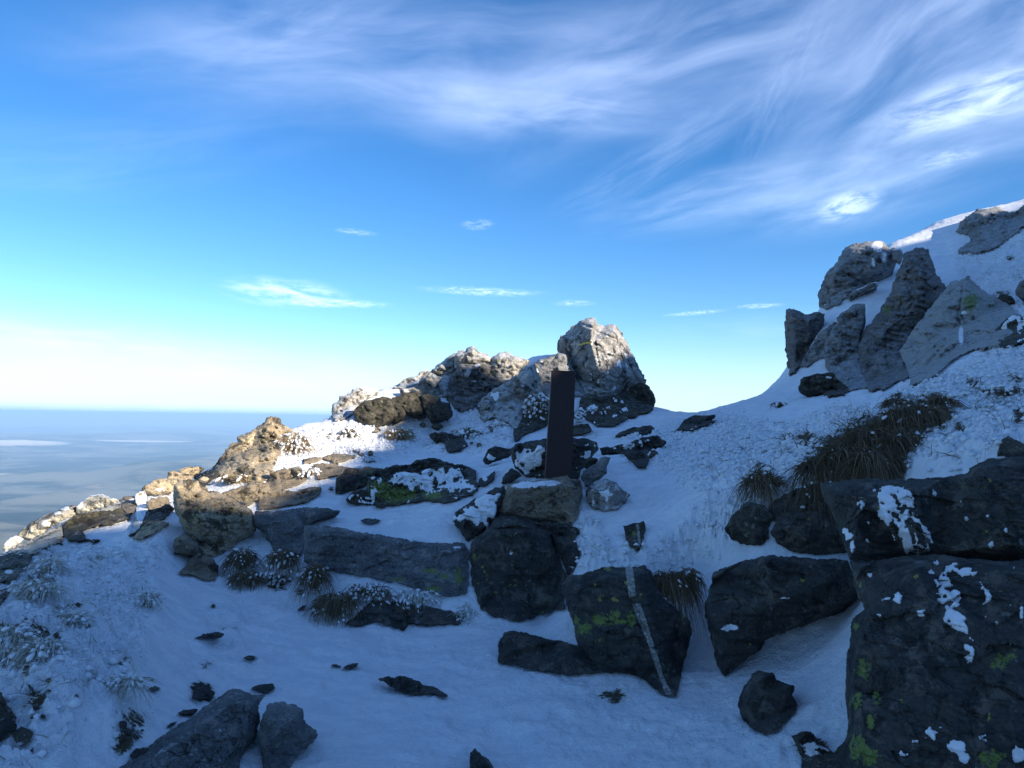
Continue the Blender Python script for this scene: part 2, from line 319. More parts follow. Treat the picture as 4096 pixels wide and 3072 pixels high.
def new_mesh(name, V, Fs, mat, parent=None, smooth=True, attrs=None, link=True):
    me = bpy.data.meshes.new(name)
    V = np.asarray(V, np.float32)
    if isinstance(Fs, np.ndarray):
        nf, k = Fs.shape
        me.vertices.add(len(V)); me.vertices.foreach_set('co', V.ravel())
        me.loops.add(nf*k); me.loops.foreach_set('vertex_index', Fs.astype(np.int32).ravel())
        me.polygons.add(nf); me.polygons.foreach_set('loop_start', np.arange(0, nf*k, k, dtype=np.int32))
        me.update(calc_edges=True)
    else:
        me.from_pydata([tuple(v) for v in V], [], Fs); me.update()
    me.polygons.foreach_set('use_smooth', [smooth]*len(me.polygons))
    for kk, vv in (attrs or {}).items():
        at = me.attributes.new(kk, 'FLOAT', 'POINT'); at.data.foreach_set('value', np.asarray(vv, np.float32))
    me.materials.append(mat)
    ob = bpy.data.objects.new(name, me)
    C.objects.link(ob)
    if parent: ob.parent = parent
    return ob
def tag(o, label=None, cat=None, group=None, kind=None):
    for k, v in (('label', label), ('category', cat), ('group', group), ('kind', kind)):
        if v: o[k] = v
    return o

# ------------------------------------------------------------------ materials
def mat_new(name):
    m = bpy.data.materials.new(name); m.use_nodes = True; t = NT(m.node_tree); t.n.clear()
    out = t.n.new('ShaderNodeOutputMaterial'); b = t.n.new('ShaderNodeBsdfPrincipled'); t.l.new(b.outputs[0], out.inputs[0])
    pos = t.n.new('ShaderNodeNewGeometry').outputs['Position']
    return m, t, b, pos
def bump(t, b, h, strength, dist):
    n = t.n.new('ShaderNodeBump'); t.put(n, 'Strength', strength); t.put(n, 'Distance', dist); t.l.new(h, n.inputs['Height']); t.l.new(n.outputs[0], b.inputs['Normal'])
def snow_material():
    m, t, b, pos = mat_new('snow')
    d = t.attr('dirt')
    st = t.mapping(pos, (0, 0, 0), (.2, .1, .6), (1, 3.2, 1.6))
    n1 = t.noise(st, 9, 7, .68, .4); n2 = t.noise(pos, 46, 5, .6); n3 = t.noise(pos, 3, 3)
    v = t.math('ADD', d, t.math('MULTIPLY', t.math('SUBTRACT', t.math('ADD', t.math('MULTIPLY', n1, .65), t.math('MULTIPLY', n2, .35)), .5), 2.6))
    soil = t.step(v, .52, .72)
    soil = t.math('MULTIPLY', soil, t.step(d, .05, .3))
    veil = t.math('MULTIPLY', t.step(v, .1, .7), t.math('MULTIPLY', t.step(d, .05, .5), .45))
    gc = t.mix(t.noise(st, 60, 4), (.030, .026, .016), (.13, .105, .06))
    sc = t.mix(t.step(t.noise(st, 3.2, 6, .7), .38, .66), (.78, .82, .87), (.92, .935, .955))
    sc = t.mix(veil, sc, (.46, .47, .40))
    c = t.mix(soil, sc, gc)
    t.l.new(c, b.inputs['Base Color']); b.inputs['Roughness'].default_value = .62; b.inputs['Specular IOR Level'].default_value = .25
    h = t.math('ADD', t.math('MULTIPLY', t.noise(pos, 120, 4, .65), .35), t.math('MULTIPLY', t.noise(pos, 26, 6, .6), 1.0))
    h = t.math('SUBTRACT', h, t.math('MULTIPLY', soil, .4))
    bump(t, b, h, 1.0, .028)
    return m
def rime_material():
    m, t, b, pos = mat_new('rime')
    c = t.mix(t.noise(pos, 30, 5), (.70, .74, .78), (.86, .88, .90))
    t.l.new(c, b.inputs['Base Color']); b.inputs['Roughness'].default_value = .6
    bump(t, b, t.noise(pos, 70, 5, .7), .6, .012)
    return m
SNOW = snow_material(); RIME = rime_material()
def rock_material(name, c1, c2, c3, lich=None, la=0.0, lscale=14, frost=0.0, fcol=(.62, .66, .70), dark=0.0, strata=0.5, bsc=1.0, lich2=None, la2=0.0, rough=.85, sdir=(.3, .1, 1)):
    m, t, b, pos = mat_new(name)
    big = t.noise(pos, 2.6, 5, .6); med = t.noise(pos, 11, 6, .65, .3); fin = t.noise(pos, 70, 5, .7)
    sm = t.mapping(pos, (0, 0, 0), (sdir[0], sdir[1], 0), (2, 2, 26)); sn = t.noise(sm, 1.2, 5, .6, .25)
    c = t.mix(t.step(big, .35, .65), c1, c2)
    c = t.mix(t.math('MULTIPLY', t.step(med, .48, .68), .75), c, c3)
    c = t.mix(t.math('MULTIPLY', t.step(sn, .42, .66), strata), c, tuple(x*.55 for x in c1))
    c = t.mix(t.math('MULTIPLY', t.step(fin, .35, .7), .5), c, tuple(min(1, x*1.9) for x in c2))
    c = t.mix(t.math('MULTIPLY', t.step(t.noise(pos, 7.5, 8, .75, .2), .52, .60), .55), c, tuple(min(1, x*1.7+.01) for x in c3))
    if dark: c = t.mix(t.math('MULTIPLY', t.step(t.noise(pos, 5.3, 6, .7, .4), .56-.1*dark, .64-.1*dark), .8), c, (.014, .014, .014))
    def lichen(c, col, am, sc, off):
        p2 = t.mapping(pos, (off, off*.7, 0))
        vv = t.voro(t.vmath('ADD', p2, t.vmath('MULTIPLY', t.vmath('SUBTRACT', t.noise(p2, sc*1.2, 4, .6, 0, True), (.5, .5, .5)), (.09, .09, .09))), sc)
        ll = t.math('ADD', t.math('MULTIPLY', t.noise(p2, sc*.35, 4, .65), 1.0), t.math('MULTIPLY', vv, -.45))
        ll = t.math('ADD', ll, t.math('MULTIPLY', t.noise(p2, sc*5, 3), .16))
        mk = t.step(ll, .60-am*.5, .64-am*.5)
        return t.mix(mk, c, t.mix(t.noise(p2, sc*5, 3), tuple(x*.6 for x in col), col)), mk
    if lich: c, _ = lichen(c, lich, la, lscale, 3.1)
    if lich2: c, _ = lichen(c, lich2, la2, lscale*1.5, 9.4)
    # lichen painted where it grows, from the attribute
    la_ = t.attr('lichen'); lm = t.step(t.math('ADD', la_, t.math('MULTIPLY', t.math('SUBTRACT', t.noise(pos, 44, 6, .74), .5), 4.2)), .66, .80)
    lm = t.math('MULTIPLY', lm, t.step(la_, .02, .15))
    c = t.mix(lm, c, t.mix(t.noise(pos, 60, 3), (.075, .11, .03), (.26, .31, .085)))
    vm = t.attr('vein'); vm = t.step(t.math('ADD', vm, t.math('MULTIPLY', t.math('SUBTRACT', t.noise(pos, 17, 6, .7), .5), 1.5)), .42, .55)
    c = t.mix(vm, c, t.mix(t.step(fin, .35, .65), (.14, .14, .13), (.46, .45, .41)))
    nz = t.n.new('ShaderNodeSeparateXYZ'); gn = t.n.new('ShaderNodeNewGeometry'); t.l.new(gn.outputs['Normal'], nz.inputs[0])
    if frost:
        fm = t.math('ADD', t.math('MULTIPLY', nz.outputs[2], .22), t.math('ADD', t.math('MULTIPLY', med, .6), t.math('MULTIPLY', fin, .6)))
        fm = t.step(fm, .92-frost*.55, 1.05-frost*.45)
        c = t.mix(t.math('MULTIPLY', fm, .85), c, fcol)
    sa = t.attr('snow'); sm2 = t.step(t.math('ADD', t.math('ADD', sa, t.math('MULTIPLY', t.step(nz.outputs[2], .35, .9), t.math('MULTIPLY', sa, .6))), t.math('MULTIPLY', t.math('SUBTRACT', t.noise(pos, 34, 6, .68), .5), 2.8)), .68, .80)
    sm2 = t.math('MULTIPLY', sm2, t.step(sa, .02, .15))
    c = t.mix(sm2, c, (.84, .86, .88))
    t.l.new(c, b.inputs['Base Color']); b.inputs['Roughness'].default_value = rough; b.inputs['Specular IOR Level'].default_value = .3
    h = t.math('ADD', t.math('MULTIPLY', med, .6), t.math('ADD', t.math('MULTIPLY', fin, .6), t.math('MULTIPLY', sn, strata*1.1)))
    crk = t.voro(t.vmath('ADD', pos, t.vmath('MULTIPLY', t.noise(pos, 5, 4, .6, 0, True), (.35, .35, .35))), 3.4, 'DISTANCE_TO_EDGE')
    h = t.math('ADD', h, t.math('MULTIPLY', t.step(crk, 0, .035), .7))
    bump(t, b, h, .75, .03*bsc)
    return m
YEL = (.36, .34, .09)
MT = {
 'slate': rock_material('dark_slate', (.026, .030, .032), (.052, .050, .044), (.095, .082, .066), YEL, .0, 16, .10, fcol=(.20, .22, .23), dark=.15, strata=.55, lich2=(.16, .165, .15), la2=.08),
 'grey': rock_material('grey_schist', (.085, .092, .096), (.135, .14, .137), (.175, .17, .158), None, 0, 14, .10, strata=.8, lich2=(.3, .3, .26), la2=-.02),
 'tanrock': rock_material('weathered_tan_rock', (.17, .14, .10), (.24, .20, .145), (.12, .10, .08), (.30, .27, .12), .05, 14, .06, dark=.25, strata=.5),
 'ochre': rock_material('ochre_lichen_rock', (.27, .21, .13), (.44, .37, .26), (.14, .105, .07), (.46, .42, .18), .13, 16, .05, dark=.55, strata=.3, lich2=(.035, .035, .03), la2=.10),
 'pale': rock_material('pale_sunlit_frosted_rock', (.26, .245, .22), (.40, .38, .335), (.18, .165, .145), (.28, .29, .19), .05, 13, .42, dark=.65, strata=.35),  # frosted rock, with sun on the outcrop knobs put into the colour
 'frosty': rock_material('grey_rock_under_frost', (.16, .155, .145), (.27, .26, .235), (.36, .335, .295), None, 0, 14, .42, fcol=(.55, .58, .60), dark=.5, strata=.55),
 'moss': rock_material('mossy_dark_rock', (.035, .035, .028), (.060, .055, .042), (.085, .075, .055), (.11, .13, .05), .07, 10, .10, dark=.4, strata=.3, lich2=(.24, .24, .19), la2=.02),
 'hillrock': rock_material('hill_grey_rock', (.14, .145, .15), (.23, .23, .22), (.16, .14, .12), None, 0, 14, .36, fcol=(.42, .45, .48), dark=.15, strata=.7),
 'hillpale': rock_material('hill_pale_rock', (.22, .225, .22), (.30, .30, .285), (.18, .175, .165), (.12, .14, .09), -.02, 9, .30, fcol=(.45, .47, .49), dark=.05, strata=.4),
 'hilldark': rock_material('hill_banded_rock', (.085, .085, .085), (.165, .16, .15), (.14, .11, .09), None, 0, 14, .28, fcol=(.36, .38, .41), dark=.2, strata=.9, sdir=(.5, .5, 0)),
 'lichrock': rock_material('white_lichen_rock', (.33, .31, .25), (.44, .42, .35), (.25, .23, .19), (.40, .41, .24), .10, 20, .20, fcol=(.7, .71, .71), dark=.75, strata=.15, lich2=(.02, .022, .02), la2=.10),
}
# ------------------------------------------------------------------ build the snow ground
na, nr = Zf.shape
idx = np.arange(na*nr).reshape(na, nr)
qa = np.stack([idx[:-1, :-1], idx[1:, :-1], idx[1:, 1:], idx[:-1, 1:]], -1).reshape(-1, 4)
wrap = np.stack([idx[-1, :-1], idx[0, :-1], idx[0, 1:], idx[-1, 1:]], -1).reshape(-1, 4)
gv = np.stack([X.ravel(), Y.ravel(), Zf.ravel()], 1)
gf = np.concatenate([qa, wrap])[:, ::-1]
ground = new_mesh('snow_ground', gv, gf, SNOW, attrs={'dirt': DIRT}); tag(ground, kind='structure')
# mountain flank below: from 60 m out and down to the plain
fr = np.array([60, 90, 160, 320, 700, 1300, 2600.0]); fa = np.radians(np.arange(-180, 181, 4)); 
z60 = np.interp(fa, np.radians(azs), Zf[:, -1])
FV = []
for i, a in enumerate(fa):
    for j, r in enumerate(fr):
        z = z60[i] if j == 0 else z60[i]*(1-j/6) - (r-60)*.6*(.9+.25*math.sin(3*a+j))
        FV.append((math.sin(a)*r, math.cos(a)*r, max(z, -1530)))
fi = np.arange(len(FV)).reshape(len(fa), len(fr))
FF = np.stack([fi[:-1, :-1], fi[:-1, 1:], fi[1:, 1:], fi[1:, :-1]], -1).reshape(-1, 4)
mm, t, b, pos = mat_new('mountain_flank'); t.l.new(t.mix(t.noise(pos, .02, 6), (.05, .055, .045), (.10, .09, .07)), b.inputs['Base Color'])
tag(new_mesh('mountainside', np.array(FV), FF, mm), kind='structure')

# first-hit distance of the ground for every 8th photo pixel
gw, gh = 560, 440
gx = (np.arange(gw)-24)*8.0; gy = (np.arange(gh)-24)*8.0
GX, GY = np.meshgrid(gx, gy)
dr = ray(GX.ravel(), GY.ravel()); hl = np.hypot(dr[:, 0], dr[:, 1]); slope = dr[:, 2]/hl; aa = np.degrees(np.arctan2(dr[:, 0], dr[:, 1]))
ai = np.clip(np.interp(aa, azs, np.arange(na)), 0, na-1); a0 = np.round(ai).astype(int)
hit = np.full(len(aa), 1e4); prev_ok = np.ones(len(aa), bool)
for j in range(24, nr):
    r = math.exp(lrs[j]); zg = Zf[a0, j]
    below = (slope*r <= zg) & (hit > 9e3)
    hit[below] = r
hit = hit.reshape(gh, gw)
inv = 1/hit; pad = np.pad(inv, 1, mode='edge')
inv = np.max([pad[a:a+gh, b:b+gw] for a in range(3) for b in range(3)], 0); pad = np.pad(inv, 1, mode='edge')
inv = np.mean([pad[a:a+gh, b:b+gw] for a in range(3) for b in range(3)], 0)
def ghit(x, y):
    v = np.clip(np.asarray(y, float)/8+24, 0, gh-1.001); u = np.clip(np.asarray(x, float)/8+24, 0, gw-1.001)
    i, j = v.astype(int), u.astype(int); a, b = v-i, u-j
    return 1/np.maximum(inv[i, j]*(1-a)*(1-b)+inv[i+1, j]*a*(1-b)+inv[i, j+1]*(1-a)*b+inv[i+1, j+1]*a*b, 1e-4)

# ------------------------------------------------------------------ rocks
def densify(poly, step, amp, seed, rnd):
    out = []; n = len(poly)
    for i in range(n):
        p, q = np.array(poly[i][:2], float), np.array(poly[(i+1) % n][:2], float)
        L = np.hypot(*(q-p)); k = max(1, int(L/step)); nrm = np.array([-(q-p)[1], (q-p)[0]])/(L+1e-6)
        for s in range(k):
            t = s/k; w_ = math.sin(math.pi*t)**.5 if k > 1 else 0
            pt = p+(q-p)*t
            o_ = vn(np.array([[pt[0]*.045, pt[1]*.045, seed]]), 5)[0]*.75+vn(np.array([[pt[0]*.13, pt[1]*.13, seed]]), 6)[0]*.4
            o_ += vn(np.array([[pt[0]*.3, pt[1]*.3, seed]]), 7)[0]*.3
            out.append(tuple(pt+nrm*o_*amp*w_))
    return out
rock_i = 0
def rock(crop, poly, mat, label, name='rock', cat='rock', r=None, tilt=18, yaw=0, bulge=None, inner=None, thick=None, crusts=(), cdir=None, lichen=(), vein=(), snow=(), rough=1.0, strat=0.0, group=None, step=5.5, amp=None, paint=None, noclamp=False, sdir=None, topsnow=0, cracks=()):
    """poly: visible outline in a photo crop; the face is a plane through its base leaning back by tilt,
    broken into facets by inner points (x, y, metres towards the viewer); sides and back are real."""
    global rock_i; rock_i += 1; seed = rock_i*3.7; rnd = random.Random(rock_i)
    if cat == 'crag':
        gx0 = sum(p[0] for p in poly)/len(poly); gy0 = sum(p[1] for p in poly)/len(poly); gk = 1.05 if crop == 'C3' else 1.035
        poly = [(gx0+(p[0]-gx0)*gk, gy0+(p[1]-gy0)*gk) for p in poly]
    k = CR[crop][2]; pl = cv(crop, poly); P2 = np.array([p[:2] for p in pl])
    bx, by = P2[P2[:, 1].argmax()]
    if r is None:
        low = P2[P2[:, 1] > P2[:, 1].max()-.25*(np.ptp(P2[:, 1]))]
        hs = ghit(low[:, 0], low[:, 1]); r = float(np.median(hs[hs < 1e3])) if (hs < 1e3).any() else 8.0
    base = ray([bx], [by])[0]; base = base/math.hypot(base[0], base[1])*r
    cx, cy = P2.mean(0); vd = ray([cx], [cy])[0]; hd = np.array([vd[0], vd[1], 0]); hd /= np.linalg.norm(hd)
    cy_, sy_ = math.cos(R(yaw)), math.sin(R(yaw)); hd2 = np.array([hd[0]*cy_-hd[1]*sy_, hd[0]*sy_+hd[1]*cy_, 0])
    N = -hd2*math.cos(R(tilt))+np.array([0, 0, 1.0])*math.sin(R(tilt))
    size = max(np.ptp(P2[:, 0]), np.ptp(P2[:, 1]))/F0*r; mn = min(np.ptp(P2[:, 0]), np.ptp(P2[:, 1]))/F0*r
    if bulge is None: bulge = .15*mn
    if thick is None: thick = max(.12, .55*size)
    if amp is None: amp = (min(4.5, .02*size/r*F0)+2.5)*(1.5 if cat == 'crag' else 1)
    # coarse facets
    n0 = len(pl); cpts = [(p[0], p[1], p[2] if len(p) > 2 else 0.0) for p in pl]
    if inner: cin = cv(crop, inner)
    else:
        cin = []; cen = P2.mean(0); m = max(3, min(9, n0//2))
        for i in range(m):
            j = int(i*n0/m); f = rnd.uniform(.62, .93)
            q = cen+(P2[j]-cen)*f+np.array([rnd.uniform(-.05, .05), rnd.uniform(-.05, .05)])*size/r*F0
            cin.append((q[0], q[1], bulge*rnd.uniform(.45, 1.15)))
        cin.append((cen[0]+rnd.uniform(-.1, .1)*np.ptp(P2[:, 0]), cen[1]+rnd.uniform(-.15, .05)*np.ptp(P2[:, 1]), bulge*rnd.uniform(.9, 1.3)))
    ca_ = [(p[0], p[1]) for p in cpts]+[(p[0], p[1]) for p in cin]; cd = [p[2] for p in cpts]+[p[2] for p in cin]
    cvv, _, cff, ov, _, _ = delaunay_2d_cdt([Vector(p) for p in ca_], [(i, (i+1) % n0) for i in range(n0)], [], 0, 1e-3)
    cdd = np.array([cd[o_[0]] if o_ else bulge*.3 for o_ in ov]); cv2 = np.array([tuple(v) for v in cvv])
    # fine points
    bd = densify(pl, step, amp, seed, rnd); nb = len(bd); bda = np.array(bd)
    x0, y0 = bda.min(0); x1, y1 = bda.max(0)
    gx_, gy_ = np.meshgrid(np.arange(x0, x1, step), np.arange(y0, y1, step*.87)); gx_[1::2] += step*.5
    gx_ = gx_.ravel()+rng.uniform(-.22, .22, gx_.size)*step; gy_ = gy_.ravel()+rng.uniform(-.22, .22, gy_.size)*step
    ins = inpoly(gx_, gy_, bd); gx_, gy_ = gx_[ins], gy_[ins]
    if len(gx_):
        far = segdist(gx_, gy_, bd) > step*.45; gx_, gy_ = gx_[far], gy_[far]
    allp = [Vector(p) for p in bd]+[Vector((a, b_)) for a, b_ in zip(gx_, gy_)]
    vv, _, ff, ovf, _, _ = delaunay_2d_cdt(allp, [(i, (i+1) % nb) for i in range(nb)], [], 1, 1e-4)
    V2 = np.array([tuple(v) for v in vv]); T = np.array([f for f in ff if len(f) == 3])
    if len(T) == 0: return None
    # facet depth by the coarse triangles
    dep = np.zeros(len(V2)); done = np.zeros(len(V2), bool)
    for f in cff:
        for q in range(1, len(f)-1):
            a, b_, c_ = cv2[f[0]], cv2[f[q]], cv2[f[q+1]]
            det = (b_[1]-c_[1])*(a[0]-c_[0])+(c_[0]-b_[0])*(a[1]-c_[1])
            if abs(det) < 1e-6: continue
            l1 = ((b_[1]-c_[1])*(V2[:, 0]-c_[0])+(c_[0]-b_[0])*(V2[:, 1]-c_[1]))/det
            l2 = ((c_[1]-a[1])*(V2[:, 0]-c_[0])+(a[0]-c_[0])*(V2[:, 1]-c_[1]))/det; l3 = 1-l1-l2
            mk = (l1 > -1e-3) & (l2 > -1e-3) & (l3 > -1e-3) & ~done
            if inpoly(np.array([(a[0]+b_[0]+c_[0])/3]), np.array([(a[1]+b_[1]+c_[1])/3]), [p[:2] for p in pl])[0]:
                dep[mk] = (l1*cdd[f[0]]+l2*cdd[f[q]]+l3*cdd[f[q+1]])[mk]; done |= mk
    D = ray(V2[:, 0], V2[:, 1]); den = D@N; den = np.minimum(den, -.12)
    tt = (base@N)/den; tt = np.clip(tt, .3, r*1.9)
    edge = segdist(V2[:, 0], V2[:, 1], [p[:2] for p in bd[::2]])/F0*r
    Pw = D*tt[:, None]
    # chiselled relief: cells, each a slightly tilted flat
    ns_ = max(6, min(70, int(18*(size/.8)**.5*2))); ext = Pw.max(0)-Pw.min(0)
    seeds = Pw[rng.integers(0, len(Pw), ns_)]+rng.normal(0, .02, (ns_, 3)); wp = Pw+np.stack([fbm(Pw*5/size+3, 3, 61), fbm(Pw*5/size+9, 3, 62), fbm(Pw*5/size+27, 3, 63)], 1)*.022*size
    if sdir is None: sdir = (0.25, .1, 1.0)
    sd = np.array(sdir, float); sd /= np.linalg.norm(sd)
    stretch = lambda q: q+np.outer(q@sd, sd)*1.2
    dm = ((stretch(wp)[:, None]-stretch(seeds)[None])**2).sum(2); ci = dm.argmin(1)
    tl = rng.normal(0, .30, (ns_, 3)); cell = ((Pw-seeds[ci])*tl[ci]).sum(1)+rng.normal(0, .018, ns_)[ci]*size
    cr_ = sstep(np.sqrt(np.partition(dm, 1, 1)[:, 1])-np.sqrt(dm.min(1)), 0, .02*size)
    rel = (cell*.85 + (cr_-1)*.024*size*rough + fbm(Pw*5/size, 5, 71+rock_i, .62)*.015*size + fbm(Pw*28, 3, 81)*.007)*rough
    ns2 = ns_*4; sd2 = Pw[rng.integers(0, len(Pw), ns2)]; dm2 = np.empty((len(Pw), 2)); c2i = np.empty(len(Pw), int)
    sw, ss = stretch(wp).astype(np.float32), stretch(sd2).astype(np.float32)
    for i0 in range(0, len(Pw), 4000):
        dq = ((sw[i0:i0+4000, None]-ss[None])**2).sum(2); c2i[i0:i0+4000] = dq.argmin(1); dm2[i0:i0+4000] = np.partition(dq, 1, 1)[:, :2]
    tl2 = rng.normal(0, .42, (ns2, 3)); rel = rel + (((Pw-sd2[c2i])*tl2[c2i]).sum(1)*.8+rng.normal(0, .010, ns2)[c2i]*size)*rough
    rel = rel + (sstep(np.sqrt(dm2[:, 1])-np.sqrt(dm2[:, 0]), 0, .012*size)-1)*.008*size*rough
    for cl_ in cracks:
        cpl = cv(crop, cl_); dd_ = np.min([segdist(V2[:, 0], V2[:, 1], [cpl[i], cpl[i+1]]) for i in range(len(cpl)-1)], 0); dd_ = np.abs(dd_+vn(Pw*9, 55)*3)
        rel = rel - (.035+.012*r*.3)*np.exp(-(dd_/(3.2+.25*step))**2)
    if strat:
        s_ = (Pw@sd)/strat + fbm(Pw*1.5/size, 3, 91)*.8; rel = rel + (np.abs((s_ % 1)-.35)*-.22+.08)*strat*rough
    em = sstep(edge, 0, .12*mn+.01)
    dep2 = dep+rel*(.25+.75*em)-(1-sstep(edge, 0, min(.05*mn, .03)+.004))*min(.05*mn, .03)
    # towards the viewer
    tt = tt*(1-dep2*1.0/np.maximum(tt, .5))
    if not noclamp:
        gh_ = ghit(V2[:, 0], V2[:, 1])/np.hypot(D[:, 0], D[:, 1]); lim = gh_-.02-.3*np.minimum(edge, .06)-np.clip(dep2-.25*dep, 0, .25)*sstep(edge, 0, .08)
        tt = np.minimum(tt, lim)
    Pw = D*tt[:, None]; nf = len(Pw)
    # sides and back
    used = np.unique(T); loops = []
    eds = {}
    for f in T:
        for a, b_ in ((f[0], f[1]), (f[1], f[2]), (f[2], f[0])): eds[(a, b_)] = 1
    nxt = {a: b_ for (a, b_) in eds if (b_, a) not in eds}
    st = next(iter(nxt)); loop = [st]; cur = nxt[st]
    while cur != st and len(loop) < len(nxt)+2: loop.append(cur); cur = nxt.get(cur, st)
    loop = np.array(loop); B = Pw[loop]; cenB = B.mean(0); back = hd2*.93+np.array([0, 0, -.30]); rings = []; K = 5
    V3 = [Pw]
    for j in range(1, K+1):
        t_ = (j/K)**1.2; sh = 1-.28*t_**2
        q = cenB+(B-cenB)*sh+back*thick*t_
        q = q+(fbm(q*5/size+11, 3, 99)[:, None])*.05*size*hd2*0+np.stack([vn(q*7/size, 101), vn(q*7/size, 102), vn(q*7/size, 103)], 1)*.03*size*min(1, t_*3)
        V3.append(q)
    m = len(loop); faces = [T]
    pi = loop; off = nf
    for j in range(K):
        ci_ = np.arange(m)+off
        a, b_ = pi, np.roll(pi, -1); c_, d_ = np.roll(ci_, -1), ci_
        faces.append(np.stack([b_, a, d_], 1)); faces.append(np.stack([b_, d_, c_], 1)); pi = ci_; off += m
    V3.append((V3[-1].mean(0)+back*.04*size)[None]); last = off
    faces.append(np.stack([np.roll(pi, -1), pi, np.full(m, last)], 1))
    V3 = np.concatenate(V3); Fc = np.concatenate(faces)
    # orientation: front must face the viewer
    a, b_, c_ = Pw[T[:, 0]], Pw[T[:, 1]], Pw[T[:, 2]]
    if (np.cross(b_-a, c_-a)*(a)).sum() > 0: Fc = Fc[:, ::-1]
    nv = len(V3)
    def mask(shapes, soft=7.0):
        mk = np.zeros(nv)
        for s in shapes:
            if len(s) == 4 and not isinstance(s[0], tuple):       # ellipse (x, y, rx, ry)
                (ex, ey), = cv(crop, [(s[0], s[1])]); e = np.hypot((V2[:, 0]-ex)/(s[2]*k), (V2[:, 1]-ey)/(s[3]*k)); mk[:nf] = np.maximum(mk[:nf], 1-sstep(e, .25, 1.5))
            else:
                pp = cv(crop, s); i_ = inpoly(V2[:, 0], V2[:, 1], pp); d_ = segdist(V2[:, 0], V2[:, 1], pp)
                mk[:nf] = np.maximum(mk[:nf], np.where(i_, .5+.5*sstep(d_, 0, soft), .5*(1-sstep(d_, 0, soft))))
        return mk
    at = {'snow': mask(snow, 14), 'lichen': mask(lichen, 16), 'vein': mask(vein, 4)}
    if topsnow:
        # settled snow where the outline looks up
        up = np.zeros(nv); L2 = segdist(V2[:, 0], V2[:, 1], [p[:2] for p in bd])
        ylo = np.interp(V2[:, 0], *zip(*sorted((p[0], p[1]) for p in bd if p[1] < cy)))if any(p[1] < cy for p in bd) else V2[:, 1]*0
        up[:nf] = np.clip(1-(V2[:, 1]-ylo)/(topsnow*k), 0, 1); at['snow'] = np.maximum(at['snow'], up*.9)
    o = new_mesh(name, V3, Fc, MT[mat], attrs=at)
    tag(o, label, cat, group)
    def patch(nm, mk, h, material, lab=None, minverts=8):
        sel = mk > .5; ft = T[sel[T].sum(1) >= 2]
        if len(ft) < 4: return
        u, inv = np.unique(ft, return_inverse=True); ft = inv.reshape(-1, 3)
        cnt = {}
        for f in ft:
            for a, b_ in ((f[0], f[1]), (f[1], f[2]), (f[2], f[0])):
                e_ = (min(a, b_), max(a, b_)); cnt[e_] = cnt.get(e_, 0)+1
        bdv = np.zeros(len(u), bool)
        for (a, b_), c_ in cnt.items():
            if c_ == 1: bdv[a] = bdv[b_] = True
        hh = h*np.clip((mk[u]-.42)*3.0, .25, 1)*(1+.35*vn(Pw[u]*30, 111)); hh[bdv] = -.004
        pv = Pw[u]-D[u]*hh[:, None]*.9+np.array([0, 0, .25])*hh[:, None]
        if (np.cross(pv[ft[:, 1]]-pv[ft[:, 0]], pv[ft[:, 2]]-pv[ft[:, 0]])*pv[ft[:, 0]]).sum() > 0: ft = ft[:, ::-1]
        c = new_mesh(nm, pv, ft, material, parent=o)
        if lab: c['label'] = lab
        if 'rime' in nm: c['kind'] = 'stuff'
    if crusts:
        mk = mask(crusts, 16)[:nf]
        q_ = Pw*np.array([1, 1, .6])*(130/r)
        if cdir is not None: cd_ = np.array(cdir)/np.linalg.norm(cdir); q_ = Pw*(130/r) - np.outer(Pw@cd_, cd_)*(95/r)
        st2 = fbm(q_, 3, 121, .6)+.5*fbm(q_*.25, 2, 131)
        patch('rime_crust', mk+(1.5*st2-.14 if cdir is None else 1.05*st2-.26), .012, RIME)
    if paint:
        mk = mask([paint], 2)[:nf]; patch('paint_mark', mk, .004, PAINT, 'yellow painted trail mark')
    return o
mm, t, b, pos = mat_new('yellow_paint'); t.l.new(t.mix(t.step(t.noise(pos, 60, 4), .45, .7), (.80, .52, .02), (.55, .40, .08)), b.inputs['Base Color']); PAINT = mm
exec_rocks = True

# ---- far left ridge of rocks
rock('D2', [(30,930),(70,850),(130,790),(220,770),(300,810),(220,880),(160,970),(60,960)], 'lichrock', 'small snowy rock at the far left end of the sunlit rock ridge', r=7.9, snow=[(110,850,90,60)], topsnow=60)
rock('D2', [(220,760),(330,660),(400,590),(520,540),(640,480),(760,430),(860,390),(950,375),(1010,420),(1020,480),(830,590),(780,670),(640,700),(520,750),(400,810),(300,810)], 'lichrock', 'long sunlit rock covered in white and black lichen on the left ridge', r=8.0, tilt=30, yaw=-25,
     inner=[(400,700,.10),(560,600,.16),(700,520,.14),(860,480,.12),(640,640,.03),(500,700,.04)], snow=[(590,620,70,60),(820,420,70,30),(730,480,50,25)])
rock('D2', [(1010,350),(1100,290),(1150,255),(1300,240),(1370,270),(1450,300),(1530,350),(1530,430),(1420,470),(1250,475),(1020,485),(960,440),(960,390)], 'lichrock', 'rounded top boulder of the left ridge, cream lichen on its sunlit side', r=7.9, inner=[(1330,290,.17),(1340,420,.16),(1150,380,.12),(1080,430,.08),(1460,380,.0)], snow=[(1000,390,60,40)], topsnow=22)
rock('D2', [(1020,480),(1250,450),(1420,460),(1530,410),(1640,500),(1655,530),(1500,590),(1340,640),(1280,620),(1030,700),(1090,800),(1270,815),(1190,860),(1100,825),(860,835),(800,760),(790,660),(830,590)], 'moss', 'dark shaded rock under the rounded top boulder of the left ridge', r=7.2, tilt=10)
rock('D2', [(170,960),(220,880),(400,810),(520,750),(640,690),(780,660),(800,760),(740,860),(600,900),(500,950),(420,1000),(180,1005),(150,990)], 'lichrock', 'low sunlit lichen block at the foot of the left ridge', r=7.3, tilt=25, yaw=-20)
